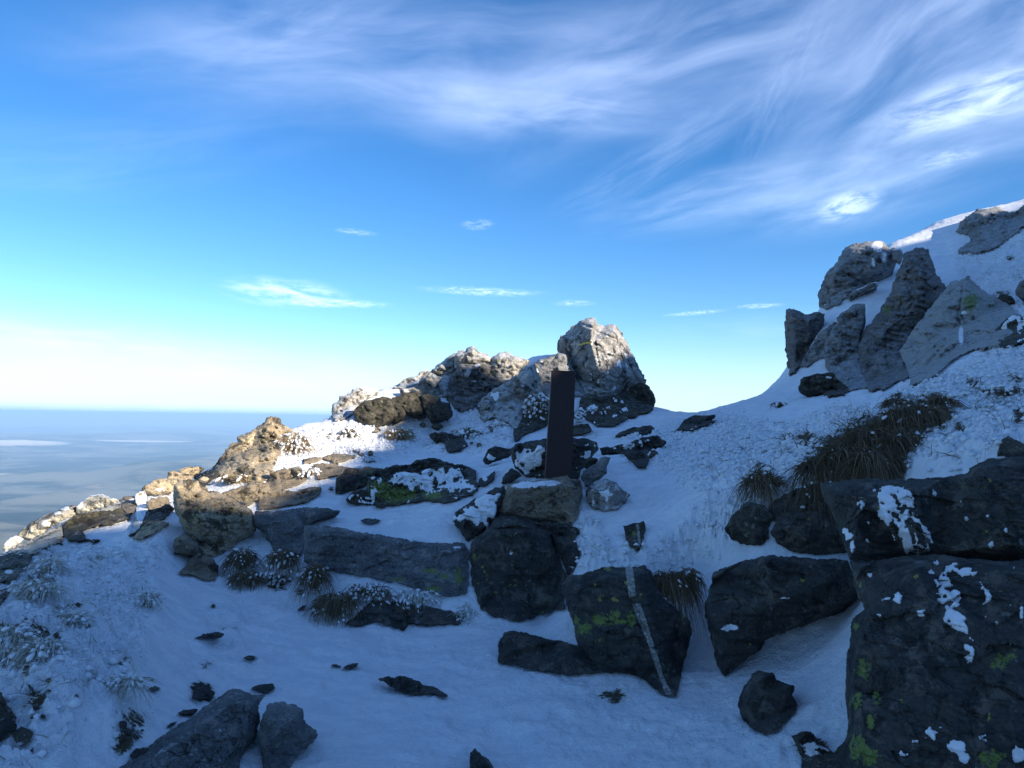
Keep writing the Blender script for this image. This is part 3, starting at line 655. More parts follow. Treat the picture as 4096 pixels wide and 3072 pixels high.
rock('D2', [(-80,1060),(60,1010),(110,985),(400,995),(385,1090),(330,1180),(240,1250),(170,1330),(0,1360),(-80,1380)], 'moss', 'dark mossy rock at the left edge above the frosted grass bank', r=6.6, topsnow=0, snow=[(110,1220,60,30)])
rock('D2', [(-40,1470),(100,1430),(230,1390),(180,1440),(100,1490),(60,1560),(20,1630),(-40,1650)], 'moss', 'narrow dark rock poking out at the left edge of the snow', r=5.4)
rock('D2', [(1500,320),(1560,275),(1680,265),(1720,290),(1740,340),(1720,420),(1680,480),(1600,490),(1530,430),(1540,370)], 'tanrock', 'tan topped block between the left ridge and the rime column', r=8.0, inner=[(1600,350,.12),(1700,345,.10),(1560,400,.03)])
rock('D2', [(1700,260),(1760,210),(1830,190),(1860,260),(1870,440),(1830,520),(1800,600),(1770,680),(1680,740),(1620,770),(1660,680),(1700,520),(1730,380)], 'pale', 'upright rock plastered white with rime beside the ochre boulders', r=7.3, snow=[(1780,300,80,120),(1780,500,70,120)], crusts=[[(1700,260),(1830,190),(1870,440),(1790,600),(1730,500)]])
rock('C1', [(895,660),(960,620),(1000,600),(1060,598),(1115,600),(1130,640),(1080,690),(1050,710),(960,700),(920,690)], 'ochre', 'ochre lichen slab left of the big ochre boulder', r=7.8, snow=[(1010,665,40,14)])
rock('C1', [(1060,560),(1090,545),(1140,560),(1225,580),(1215,600),(1160,640),(1120,605),(1060,600)], 'ochre', 'small ochre rock above the lichen slab on the skyline', r=8.2)
rock('C1', [(1125,545),(1170,525),(1260,520),(1290,535),(1230,575),(1190,582),(1140,562)], 'ochre', 'flat dark sided rock on the skyline left of the ochre crag', r=8.5)
rock('C1', [(920,740),(960,712),(1060,706),(1085,740),(1000,790),(940,800),(925,770)], 'tanrock', 'squat brown rock with snow on top below the ochre slab', r=7.1, topsnow=16)
rock('C1', [(915,850),(960,800),(1070,755),(1105,790),(1060,830),(1020,860),(950,880),(890,905)], 'moss', 'dark green rock left of the big ochre boulder', r=6.8)
rock('C1', [(835,975),(880,920),(940,870),(1010,862),(1072,880),(1010,925),(960,950),(890,980)], 'ochre', 'thin leaning slab lying on the snow below the rime column', r=6.3, tilt=35)
rock('C1', [(1100,640),(1140,610),(1190,600),(1250,610),(1290,650),(1320,680),(1380,680),(1430,700),(1500,745),(1580,790),(1620,840),(1620,920),(1560,960),(1500,1000),(1430,1050),(1345,1100),(1280,1060),(1230,990),(1170,920),(1130,860),(1100,790),(1095,720)], 'ochre', 'big pointed ochre boulder, its top lit by the sun and its foot in shade', name='boulder', cat='boulder', r=6.15, tilt=4,
     inner=[(1190,740,.12),(1280,760,.20),(1400,740,.16),(1480,800,.17),(1560,850,.10),(1300,870,.18),(1400,960,.12),(1220,850,.10),(1340,1040,.04)], strat=0)
rock('C1', [(1100,985),(1165,940),(1230,1000),(1320,1090),(1385,1150),(1362,1240),(1320,1247),(1220,1210),(1130,1195),(1180,1140),(1230,1075),(1100,1070)], 'tanrock', 'brown wedge of rock beneath the big ochre boulder', r=5.75)
rock('C1', [(1385,480),(1430,410),(1510,365),(1500,340),(1560,310),(1620,280),(1660,250),(1680,220),(1710,208),(1770,230),(1800,270),(1840,290),(1850,350),(1790,390),(1740,480),(1690,590),(1640,620),(1560,605),(1480,560),(1400,575),(1370,530)], 'ochre', 'ochre crag with yellow lichen, sunlit, left of the snow saddle', name='crag', cat='crag', r=8.6, tilt=25,
     inner=[(1560,350,.15),(1680,300,.22),(1740,340,.14),(1500,450,.2),(1600,440,.28),(1700,450,.24),(1560,540,.22),(1460,520,.12),(1640,560,.2),(1590,390,.06),(1640,500,.12)], rough=1.3)
rock('C1', [(1220,590),(1280,560),(1360,512),(1400,455),(1400,560),(1335,610),(1290,648),(1240,615)], 'moss', 'dark shaded flank at the left of the ochre crag', r=8.9)
rock('C1', [(1400,690),(1560,640),(1640,618),(1695,620),(1690,680),(1620,740),(1560,768),(1510,745),(1440,705)], 'tanrock', 'shaded brown slab under the ochre crag and its grass', r=7.0)
rock('D5', [(375,730),(400,660),(450,630),(490,610),(570,595),(660,590),(720,620),(725,700),(640,750),(520,795),(470,795),(400,795)], 'tanrock', 'square grey-tan block with its front face in full sun', r=7.5, tilt=12, inner=[(450,650,.12),(490,770,.12),(650,640,.10),(660,720,.08)], topsnow=10)
rock('D5', [(295,962),(295,750),(375,728),(400,795),(480,795),(530,800),(680,790),(760,770),(850,770),(845,830),(780,870),(680,910),(560,930),(420,957)], 'tanrock', 'low angular block with two sunlit corners below the square tan block', r=7.0, tilt=8, topsnow=0, snow=[(600,800,60,10)])
rock('D5', [(690,520),(760,510),(900,490),(1060,480),(1180,495),(1080,530),(1000,562),(960,560),(940,530),(860,515),(790,545),(700,562)], 'tanrock', 'thin tan slab half buried in the sunlit snow', r=8.3, tilt=40)
rock('D5', [(780,570),(860,555),(960,565),(1080,590),(1130,610),(1080,650),(980,665),(900,690),(820,695),(800,640),(820,600)], 'tanrock', 'broken tan rock right of the square block in the sunlit snow', r=7.9)
rock('D5', [(1230,510),(1270,500),(1310,515),(1330,540),(1260,545),(1235,535)], 'pale', 'little pale stone in the sunlit strip of snow', name='stone', cat='stone', r=8.3)
rock('D5', [(975,822),(985,690),(1030,650),(1100,655),(1160,680),(1260,668),(1272,740),(1225,750),(1130,792),(1010,828)], 'slate', 'dark angular block left of the green lichen boulder', r=7.0, tilt=10)
rock('D5', [(1030,655),(1060,610),(1110,598),(1190,606),(1160,675),(1100,660)], 'slate', 'small dark stone on top of the dark angular block', r=7.3)
rock('D5', [(1150,675),(1190,600),(1280,588),(1340,598),(1400,604),(1310,650),(1240,668)], 'tanrock', 'pale tan wedge catching the sun left of the green boulder', r=7.4, tilt=20, bulge=.02, rough=.4)
rock('C2', [(395,1070),(440,1000),(560,975),(650,970),(700,942),(790,930),(850,953),(960,970),(1040,1008),(1038,1050),(990,1055),(950,1010),(880,1000),(780,1005),(700,1035),(560,1040),(450,1060)], 'slate', 'long dark rock lying behind the green lichen boulder', r=7.2, tilt=35)
rock('C2', [(270,1180),(310,1130),(390,1118),(400,1060),(440,1040),(520,1045),(560,1018),(700,1012),(780,985),(880,975),(950,990),(990,1030),(1050,1085),(1052,1120),(1000,1150),(880,1190),(830,1197),(740,1182),(640,1200),(540,1212),(470,1227),(400,1202),(330,1205)], 'moss', 'long boulder with bright green lichen and a crust of white rime', name='boulder', cat='boulder', rough=0.7, r=6.5, tilt=30, step=4,
     crusts=[[(520,1050),(600,1015),(700,1008),(780,985),(900,975),(955,1000),(975,1045),(1055,1090),(1030,1112),(880,1132),(820,1122),(740,1125),(620,1090),(550,1095)], (430,1050,35,18)], lichen=[(570,1150,130,60),(470,1110,80,60),(780,1150,80,30),(640,1140,70,50)])
rock('D5', [(1200,1060),(1240,1048),(1330,1048),(1375,1065),(1330,1085),(1270,1095),(1220,1080)], 'grey', 'flat oval stone in the snow on top of the slab wall', name='stone', cat='stone', tilt=60, thick=.1, bulge=.02)

# ---- the slab wall
rock('D5', [(270,980),(420,987),(560,965),(720,948),(860,955),(1020,980),(900,1020),(800,1060),(712,1110),(700,1170),(690,1330),(620,1420),(540,1432),(450,1380),(400,1250),(340,1150),(262,1100),(250,1040)], 'grey', 'smooth grey slab bending over the left end of the wall', name='slab', cat='slab', r=5.9, tilt=32, rough=.45, strat=.10, inner=[(430,1080,.05),(600,1050,.10),(560,1110,.12),(540,1300,.05),(660,1130,.10),(800,1010,.05)])
rock('C5', [(20,275),(120,280),(250,295),(400,325),(520,345),(680,370),(800,375),(915,378),(935,420),(935,560),(925,650),(880,665),(800,670),(700,650),(560,600),(420,575),(300,550),(130,520),(20,480)], 'grey', 'long grey slab lying on edge, green lichen at its right end', name='slab', cat='slab', r=5.35, tilt=14, rough=0.35, strat=.12, step=4.5, sdir=(.12, 0, 1), inner=[(60,320,.07),(250,340,.09),(500,390,.10),(750,420,.10),(900,410,.07),(890,620,.05),(650,600,.06),(300,510,.06),(60,460,.05)],
     lichen=[(875,570,35,60),(800,560,30,20),(720,530,60,20),(740,630,60,20),(540,580,40,15)], snow=[(870,400,28,5)])
rock('C5', [(1000,330),(1060,270),(1080,235),(1180,228),(1280,262),(1385,322),(1400,400),(1440,470),(1475,555),(1450,640),(1472,742),(1400,750),(1340,772),(1270,797),(1180,807),(1060,777),(1000,742),(980,680),(950,600),(941,440),(948,370)], 'slate', 'big dark squarish block in the middle of the wall, dotted with yellow lichen', name='boulder', cat='boulder', rough=0.42, r=5.2, tilt=8, step=4.5, cracks=[[(1060,300),(1200,290),(1380,325)]], inner=[(1010,380,.12),(1100,290,.12),(1300,330,.14),(1380,420,.13),(1420,560,.12),(1400,700,.06),(1180,740,.05),(1020,680,.07),(1180,480,.17)],
     lichen=[(965,455,16,22),(1035,555,10,12),(1060,595,10,10),(1158,608,12,10),(1190,610,10,8),(985,600,10,8),(1080,650,16,9),(1035,580,8,8),(1185,580,6,8)], snow=[(1165,430,12,14)])
rock('C5', [(1390,325),(1520,345),(1542,420),(1532,470),(1478,555),(1446,470),(1406,400)], 'slate', 'narrow dark block split off the right of the big dark block', rough=0.4, r=5.3, tilt=8)
rock('C5', [(838,240),(870,200),(960,130),(1060,82),(1130,58),(1155,110),(1095,220),(1062,262),(1002,322),(932,368),(890,312)], 'slate', 'leaning dark slab crusted with rime left of the post stone', name='slab', cat='slab', rough=0.5, r=5.45, tilt=22, step=4, bulge=.05, crusts=[[(855,240),(960,145),(1060,95),(1120,90),(1080,190),(1020,280),(960,270),(900,260),(880,280)]])
rock('C5', [(1075,240),(1120,222),(1230,240),(1400,268),(1500,280),(1545,302),(1525,345),(1400,325),(1280,285),(1180,262)], 'slate', 'thin dark stone layer squeezed under the post stone', r=5.35, tilt=10)
rock('C5', [(1150,60),(1240,32),(1370,22),(1480,2),(1492,20),(1555,30),(1562,90),(1550,160),(1530,240),(1500,277),(1400,262),(1330,262),(1230,242),(1120,222),(1098,200),(1130,120)], 'tanrock', 'blocky stone with frosted top on which the steel post stands', name='boulder', cat='boulder', rough=0.6, r=5.5, tilt=14, step=4.5, inner=[(1180,80,.12),(1350,70,.14),(1500,60,.12),(1520,200,.08),(1350,230,.06),(1160,190,.07)], topsnow=0, snow=[(1250,55,90,22),(1370,45,80,16)])
rock('C5', [(1578,90),(1620,40),(1690,20),(1750,40),(1780,80),(1827,110),(1800,150),(1760,187),(1690,197),(1620,182),(1585,140)], 'frosty', 'rounded frosted stone in the snow right of the post stone', name='boulder', cat='boulder', rough=0.6, r=5.55, tilt=20, bulge=.12, crusts=[(1700,110,40,50)])
rock('D1', [(755,1400),(780,1340),(850,1290),(920,1260),(960,1200),(1020,1175),(1090,1185),(1062,1240),(1040,1300),(1042,1350),(980,1410),(880,1450),(835,1515),(800,1505),(770,1440)], 'grey', 'grey slab leaning beside the foot of the post', name='slab', cat='slab', r=5.8, tilt=25, rough=.6)
rock('C2', [(1245,872),(1300,842),(1400,825),(1460,820),(1620,812),(1700,818),(1750,838),(1762,870),(1722,930),(1660,1000),(1640,1052),(1450,1048),(1330,1038),(1270,1002),(1250,940)], 'slate', 'flat topped dark block behind the post, its front plastered with rime', name='boulder', cat='boulder', rough=0.5, r=6.35, tilt=6, step=4, inner=[(1262,880,.16),(1440,868,.20),(1600,850,.16),(1700,870,.15),(1640,960,.08),(1450,960,.16),(1290,960,.12)],
     crusts=[[(1250,875),(1350,868),(1455,872),(1450,950),(1400,1000),(1330,1035),(1285,1010),(1255,950)]])
rock('D1', [(795,1290),(810,1220),(835,1190),(900,1190),(950,1207),(905,1262),(835,1315)], 'moss', 'small brown stone wedged behind the leaning grey slab', name='stone', cat='stone', r=6.0)
rock('C2', [(1768,872),(1850,865),(1950,840),(2050,808),(2110,798),(2150,828),(2162,845),(2080,872),(1980,908),(1920,912),(1870,897),(1782,907)], 'slate', 'long thin dark slab with a snowy upper edge right of the post', name='slab', cat='slab', r=7.2, tilt=30, crusts=[[(1860,880),(1980,870),(2090,830),(2100,812),(2050,820),(1950,850),(1850,876)]])
rock('C2', [(1918,917),(2000,895),(2092,885),(2112,900),(2062,932),(2040,992),(1990,987),(1950,940)], 'slate', 'dark wedge stone below the long thin slab', r=6.6, tilt=35, crusts=[(2060,915,18,25)])
rock('C2', [(1858,802),(1888,780),(1960,750),(2070,738),(2092,760),(2050,787),(1990,782),(1900,797)], 'slate', 'thin dark rock edge breaking the snow below the peak rock', r=8.6, tilt=50)
rock('C3', [(155,1358),(200,1300),(260,1273),(388,1268),(350,1295),(312,1303),(388,1303),(320,1337),(240,1362)], 'slate', 'flat dark slab in the snow near the saddle skyline', name='slab', cat='slab', r=8.8, tilt=50)
rock('C5', [(1785,280),(1850,265),(1900,253),(1912,300),(1890,380),(1870,417),(1820,392),(1800,340)], 'moss', 'small upright dark stone alone in the smooth snow', name='stone', cat='stone', r=5.0, tilt=20, vein=[[(1860,270),(1872,268),(1885,380),(1872,400)]], lichen=[(1850,320,14,24)])
rock('C2', [(1078,942),(1108,882),(1150,862),(1250,880),(1252,906),(1170,932),(1090,962)], 'slate', 'dark angular stone in the snow left of the rimed block', r=7.4, crusts=[(1150,930,50,20)])
rock('C2', [(1188,1082),(1210,1020),(1252,983),(1312,1030),(1262,1062)], 'slate', 'small dark pointed stone at the left foot of the rimed block', name='stone', cat='stone', r=6.1, topsnow=16)
rock('C2', [(1045,1092),(1060,1050),(1110,1040),(1152,1003),(1148,1052),(1090,1098)], 'slate', 'small dark horn shaped stone right of the green boulder', name='stone', cat='stone', r=6.7, snow=[(1090,1055,16,14)])
rock('C5', [(250,822),(400,690),(560,700),(700,722),(905,772),(880,822),(700,832),(600,822),(570,858),(500,832),(420,812),(320,834)], 'slate', 'low dark ledge of rock under the frosted grass below the long slab', r=5.05, tilt=10, strat=.06)
# ---- right of centre
rock('C5', [(1448,605),(1480,552),(1560,552),(1670,508),(1800,510),(1905,498),(1942,530),(1960,600),(2010,680),(2090,750),(2150,800),(2172,860),(2150,950),(2120,1050),(2082,1222),(2020,1217),(1960,1182),(1900,1130),(1850,1110),(1730,1092),(1640,1062),(1600,1000),(1535,945),(1505,800),(1470,720)], 'slate', 'large dark slab crossed by a white quartz vein, yellow lichen on its face', name='slab', cat='slab', r=3.95, tilt=24, step=4.5, rough=0.38,
     inner=[(1540,620,.09),(1700,570,.10),(1880,560,.14),(1940,760,.15),(2010,980,.12),(2050,1150,.05),(1700,800,.12),(1600,930,.07),(1850,1020,.09),(2100,850,-.04),(2060,1000,-.02)],
     vein=[[(1800,513),(1840,508),(1858,670),(1820,680)], [(1838,715),(1882,710),(1930,850),(1972,980),(2012,1120),(2067,1226),(2022,1217),(1980,1100),(1930,950),(1878,820)]],
     lichen=[(1570,850,50,50),(1660,800,60,45),(1740,780,50,40),(1830,790,30,60),(1760,810,60,20),(1660,910,14,12),(1700,520,30,14),(1530,800,20,40)])
rock('C5', [(1095,1037),(1098,920),(1130,870),(1180,860),(1300,885),(1430,915),(1535,942),(1600,1000),(1645,1062),(1735,1095),(1620,1102),(1500,1107),(1380,1092),(1250,1072),(1160,1047)], 'slate', 'log shaped dark slab lying in the snow against the veined slab', name='slab', cat='slab', rough=0.4, r=4.25, tilt=20, inner=[(1140,900,.08),(1300,930,.10),(1500,980,.10),(1600,1050,.04),(1300,1040,.05),(1130,1000,.06)], strat=.06)
rock('C6', [(330,640),(480,580),(620,548),(800,560),(1030,575),(1082,690),(1112,762),(1000,822),(860,882),(750,932),(640,977),(580,1002),(560,1052),(500,1092),(390,1182),(350,1122),(320,1000),(298,900),(283,800),(310,720)], 'slate', 'wide dark triangular rock between the veined slab and the giant boulder', name='boulder', cat='boulder', rough=0.42, r=3.95, tilt=22, step=4.5, bulge=.12, snow=[(420,928,60,20),(705,772,34,6)], strat=.09)
rock('C6', [(628,425),(660,370),(760,330),(900,318),(982,400),(1042,532),(900,545),(750,533),(660,485)], 'slate', 'dark block above the wide triangular rock', rough=0.5, r=4.5, tilt=10)
rock('C6', [(388,412),(430,340),(500,270),(600,288),(655,350),(622,400),(622,462),(580,497),(500,492),(420,462)], 'moss', 'blackish stone in the hollow under the overhanging snow', name='stone', cat='stone', rough=0.5, r=4.6, tilt=10)
rock('C6', [(600,330),(640,270),(760,200),(890,172),(945,280),(990,395),(900,330),(760,340),(660,375)], 'slate', 'deep shadowed rock under the hanging grass', r=4.75, tilt=5)
# ---- the giant boulder at the right edge
rock('C6', [(888,172),(1020,158),(1120,148),(1260,153),(1400,150),(1540,143),(1655,120),(1665,95),(1760,45),(1951,28),(2120,30),(2120,562),(1800,572),(1500,540),(1320,545),(1180,570),(1040,572),(1000,470),(960,360),(910,240)], 'slate', 'upper half of the giant dark boulder at the right edge, streaked with rime', cdir=(.45, .3, -1), name='boulder', cat='boulder', r=3.3, tilt=34, step=4.2, rough=0.36, inner=[(960,230,.10),(1100,250,.14),(1400,230,.16),(1750,150,.14),(2000,200,.16),(1060,520,.10),(1400,480,.14),(1800,500,.13),(2050,500,.14)],
     crusts=[[(1200,178),(1290,185),(1370,200),(1400,300),(1440,380),(1500,470),(1470,545),(1330,548),(1240,450),(1190,330),(1175,240)],[(1000,358),(1040,400),(1075,520),(1060,558),(1040,540),(1000,440),(975,370)],(1100,290,30,42),(1170,200,20,28),(1482,222,22,22),(1140,375,22,24),(1650,360,14,20),(1760,342,14,14),(1620,270,12,30),(1855,420,12,18),(1780,490,22,30)], lichen=[(1500,160,10,5)])
rock('C6', [(1042,576),(1180,576),(1320,551),(1500,546),(1800,578),(2120,568),(2120,1760),(1000,1760),(1012,1580),(1032,1450),(1028,1250),(1042,1000),(1058,880),(1128,820),(1072,690)], 'slate', 'lower half of the giant dark boulder at the right, yellow lichen on its left side', cdir=(.45, .3, -1), name='boulder', cat='boulder', r=2.62, tilt=42, step=4.8, rough=0.34, inner=[(1100,620,.08),(1400,620,.12),(1800,650,.12),(2050,650,.12),(1180,830,.10),(1100,1000,.08),(1120,1400,.08),(1500,900,.16),(1500,1300,.15),(1900,1000,.16),(1900,1500,.14),(1400,1650,.12),(1080,1650,.06)],
     crusts=[[(1440,560),(1600,572),(1720,640),(1790,765),(1760,780),(1690,680),(1590,640),(1560,640),(1610,760),(1650,900),(1700,990),(1702,1110),(1640,1115),(1620,960),(1535,880),(1490,740),(1440,640)],[(1330,555),(1390,612),(1350,600)],(1300,780,22,34),(1420,845,36,34),(1145,650,24,28),(1480,1470,50,50),(1600,1530,60,60),(1320,1590,36,32),(1380,1520,34,20),(1750,1500,50,40),(1920,1590,60,60),(1640,1610,40,30),(1810,900,16,24),(1900,610,18,18),(1880,810,14,24),(1940,850,18,40)],
     lichen=[(1075,920,22,30),(1110,1150,40,70),(1080,1310,40,50),(1180,1290,24,50),(1080,1550,60,90),(1150,1600,60,60),(1780,1610,90,50),(1830,1110,60,50),(1890,1080,30,40),(1310,1310,12,16),(1150,1420,20,50)])
rock('C6', [(458,1330),(480,1260),(530,1170),(570,1148),(640,1163),(662,1200),(752,1230),(742,1280),(768,1332),(722,1402),(660,1462),(600,1482),(540,1462),(480,1402)], 'slate', 'round dark stone lying alone in the snow below the triangular rock', name='stone', cat='stone', rough=0.45, r=3.35, tilt=30, bulge=.07)
rock('C6', [(735,1490),(840,1468),(880,1540),(960,1582),(1035,1500),(1040,1760),(800,1760),(790,1600)], 'moss', 'low muddy rock at the foot of the giant boulder', r=2.95, tilt=40, snow=[(840,1560,50,40),(930,1540,60,30)])
rock('D4', [(2060,440),(2100,415),(2212,470),(2290,500),(2290,560),(2030,548)], 'moss', 'dark rock at the right edge above the giant boulder', r=4.3, tilt=30)
# ---- central outcrop
rock('C2', [(230,650),(330,575),(560,530),(700,450),(810,410),(900,345),(1010,320),(1120,365),(1220,345),(1340,380),(1480,352),(1560,345),(1640,320),(1880,420),(1990,520),(1990,640),(1600,700),(1200,720),(900,660),(640,640),(320,690)], 'frosty', 'long frost coated bedrock wall behind the boulders of the central outcrop', name='crag', cat='crag', r=11.7, tilt=24, rough=1.5, bulge=.25, snow=[(420,620,120,40),(620,560,120,40),(1400,360,120,25)], noclamp=True, topsnow=30)
rock('D3', [(70,820),(80,740),(140,700),(160,640),(240,630),(290,600),(310,560),(390,540),(480,560),(570,560),(590,600),(520,650),(400,720),(320,790),(300,850),(200,905),(110,915),(80,880)], 'pale', 'pale lichen rock at the left end of the central outcrop', r=10.6, tilt=20, snow=[(470,590,60,30),(520,620,60,20)], topsnow=20)
rock('D3', [(310,850),(350,770),(430,700),(540,680),(640,653),(690,660),(760,680),(860,780),(895,850),(870,900),(800,932),(760,905),(640,967),(540,972),(440,942),(340,905)], 'moss', 'dark rounded boulder at the left foot of the central outcrop', name='boulder', cat='boulder', r=10.0, tilt=12)
rock('D3', [(730,680),(770,660),(860,618),(980,600),(1060,628),(1090,780),(1125,855),(1040,872),(960,842),(900,822),(860,780)], 'moss', 'dark mossy boulder in the middle foot of the central outcrop', name='boulder', cat='boulder', r=10.1)
rock('D3', [(1060,640),(1140,620),(1260,655),(1280,700),(1380,718),(1402,800),(1412,862),(1330,902),(1260,932),(1190,945),(1130,875),(1092,780)], 'moss', 'dark brown boulder just left of the snowy gully in the outcrop', name='boulder', cat='boulder', r=10.0)
rock('D3', [(755,555),(830,500),(880,458),(1000,430),(1050,410),(1040,385),(1060,362),(1130,362),(1185,378),(1120,430),(1050,495),(960,545),(860,565)], 'pale', 'long pale rock on the skyline at the left shoulder of the outcrop', r=11.3)
rock('D3', [(830,605),(850,558),(920,560),(1000,530),(1040,480),(1100,420),(1160,400),(1230,420),(1260,510),(1215,560),(1265,600),(1275,665),(1140,645),(1060,635),(980,605),(900,615)], 'frosty', 'frosted grey rock under the small sunlit knob', r=10.7, snow=[(900,590,50,20)])
rock('D3', [(1108,445),(1150,392),(1170,385),(1200,398),(1240,428),(1302,440),(1255,500),(1212,552),(1180,505),(1150,485),(1110,472)], 'pale', 'small sunlit knob on the left shoulder of the outcrop', r=10.5, rough=1.3)
rock('D3', [(1180,372),(1250,300),(1330,240),(1420,180),(1500,150),(1545,165),(1560,300),(1490,340),(1430,400),(1360,560),(1335,650),(1280,645),(1255,520),(1302,440),(1240,420)], 'frosty', 'steep frosted grey flank left of the outcrop summit', name='crag', cat='crag', r=11.2, tilt=22, rough=1.3)
rock('D3', [(1438,260),(1450,180),(1500,150),(1545,160),(1570,120),(1620,93),(1660,108),(1700,160),(1790,180),(1850,228),(1852,270),(1790,292),(1710,285),(1620,305),(1540,285),(1480,330),(1450,330)], 'pale', 'sunlit cream summit knob at the top of the central outcrop', name='crag', cat='crag', r=11.1, tilt=20, inner=[(1500,200,.15),(1570,180,.22),(1560,270,.15),(1640,150,.24),(1650,240,.22),(1740,230,.16),(1800,250,.12),(1520,250,.07)], rough=1.2)
rock('D3', [(1420,410),(1480,300),(1620,300),(1720,282),(1810,300),(1850,420),(1935,440),(1942,560),(1860,640),(1845,705),(1730,702),(1660,762),(1560,802),(1470,802),(1400,705),(1335,650),(1360,560)], 'hilldark', 'dark shattered rock in the hollow below the summit knob', name='crag', cat='crag', r=10.8, tilt=15, rough=1.7, snow=[(1640,485,40,10),(1690,310,40,16)], inner=[(1580,380,.22),(1500,450,.15),(1650,450,.05),(1730,380,.12),(1600,560,.18),(1560,700,.14),(1720,600,.2),(1850,520,.16),(1780,480,.04),(1460,620,.12),(1650,690,.08)])
rock('D3', [(1560,440),(1535,420),(1570,350),(1600,340),(1615,380),(1590,425)], 'pale', 'tiny sunlit spike inside the dark shattered rock', name='stone', cat='stone', r=10.55)
rock('C2', [(1105,390),(1130,355),(1140,335),(1180,312),(1230,312),(1290,335),(1350,357),(1325,395),(1275,440),(1190,520),(1175,470),(1115,440)], 'pale', 'second sunlit cream knob right of the outcrop summit', name='crag', cat='crag', r=10.9, tilt=22, inner=[(1160,345,.14),(1220,340,.2),(1290,352,.16),(1180,400,.14),(1250,400,.14)], rough=1.1)
rock('C2', [(1045,605),(1130,540),(1190,505),(1275,440),(1280,540),(1340,568),(1342,640),(1282,765),(1200,702),(1130,692),(1070,692)], 'frosty', 'broad frosted face in the middle of the outcrop', name='crag', cat='crag', r=10.35, tilt=25, inner=[(1130,600,.16),(1230,560,.26),(1180,660,.14),(1290,640,.18),(1270,720,.08)], crusts=[(1160,560,50,30)])
rock('C2', [(1266,520),(1290,440),(1330,390),(1350,398),(1376,383),(1402,440),(1425,530),(1405,545),(1352,563),(1330,560),(1280,542)], 'pale', 'bright tooth shaped facet lit by the sun left of the post', name='crag', cat='crag', r=10.2, tilt=16, yaw=18, inner=[(1345,440,.10),(1325,520,.14),(1370,520,.02)], rough=.6)
rock('C2', [(1384,377),(1410,355),(1480,335),(1540,318),(1570,330),(1600,380),(1628,470),(1692,552),(1620,565),(1450,567),(1430,530),(1400,440)], 'hillrock', 'grey rock panel between the sunlit tooth and the peak rock', name='crag', cat='crag', r=10.9, tilt=18, rough=.8, crusts=[(1450,365,50,14)])
rock('C2', [(1540,232),(1572,208),(1600,180),(1650,130),(1700,113),(1738,116),(1758,148),(1800,155),(1855,148),(1882,190),(1912,232),(1962,330),(1992,400),(2022,460),(2032,485),(1970,500),(1900,545),(1840,565),(1760,565),(1692,552),(1640,460),(1600,360),(1560,290),(1545,280)], 'frosty', 'tall peak rock behind the post, sunlit upper right side, yellow paint mark', name='peak_rock', cat='crag', r=11.3, tilt=12, yaw=8, step=4.0, rough=0.55, cracks=[[(1560,300),(1605,340),(1625,430),(1690,550)],[(1872,200),(1900,280),(1935,360),(1985,470)],[(1742,240),(1752,330),(1765,388)],[(1640,470),(1700,500),(1790,440)]],
     inner=[(1725,150,.55),(1718,260,.62),(1755,385,.70),(1800,520,.55),(1620,260,.22),(1680,420,.36),(1850,190,.42),(1890,330,.40),(1930,450,.34),(1600,230,.15)],
     crusts=[[(1540,235),(1575,215),(1640,150),(1700,118),(1690,145),(1640,180),(1600,215),(1570,300),(1550,285)]], paint=[(1641,255),(1716,238),(1720,257),(1643,273)])
rock('C2', [(1850,580),(1900,500),(1960,482),(2032,480),(2062,510),(2092,570),(2092,620),(2067,657),(2000,672),(1970,692),(1940,692),(1915,620)], 'moss', 'dark rounded boulder at the right foot of the peak rock', name='boulder', cat='boulder', r=11.4, tilt=5)
rock('C2', [(1655,585),(1700,558),(1800,568),(1872,553),(1905,590),(1938,650),(1932,702),(1862,740),(1760,745),(1690,705),(1640,645)], 'moss', 'brown tussock covered boulder under the peak rock with rime on its right edge', name='boulder', cat='boulder', r=10.4, crusts=[[(1860,558),(1905,592),(1940,655),(1930,700),(1905,640),(1870,610),(1850,590)],(1720,640,40,20),(1650,640,30,30)])
rock('C2', [(1335,585),(1470,585),(1475,722),(1400,762),(1310,802),(1268,835),(1262,762),(1292,690),(1340,640)], 'moss', 'dark rock under the hanging grass left of the post', r=9.8, tilt=10)
rock('C2', [(1600,745),(1700,728),(1722,770),(1662,792),(1600,795)], 'moss', 'small dark rock right of the post low in the snow', name='stone', cat='stone', r=9.2)
rock('C2', [(760,792),(830,780),(900,788),(962,808),(992,860),(940,892),(870,894),(858,862),(830,822)], 'slate', 'dark brown rock half buried in the snow slope below the outcrop', r=9.0)
rock('D3', [(1172,982),(1220,948),(1310,972),(1250,1013)], 'moss', 'little dark stone under the brown boulder of the outcrop', name='stone', cat='stone', r=9.8)
rock('D3', [(1680,780),(1740,700),(1840,690),(1865,740),(1830,860),(1760,930),(1735,860)], 'frosty', 'frosted narrow block beside the snowy gully', r=10.1)
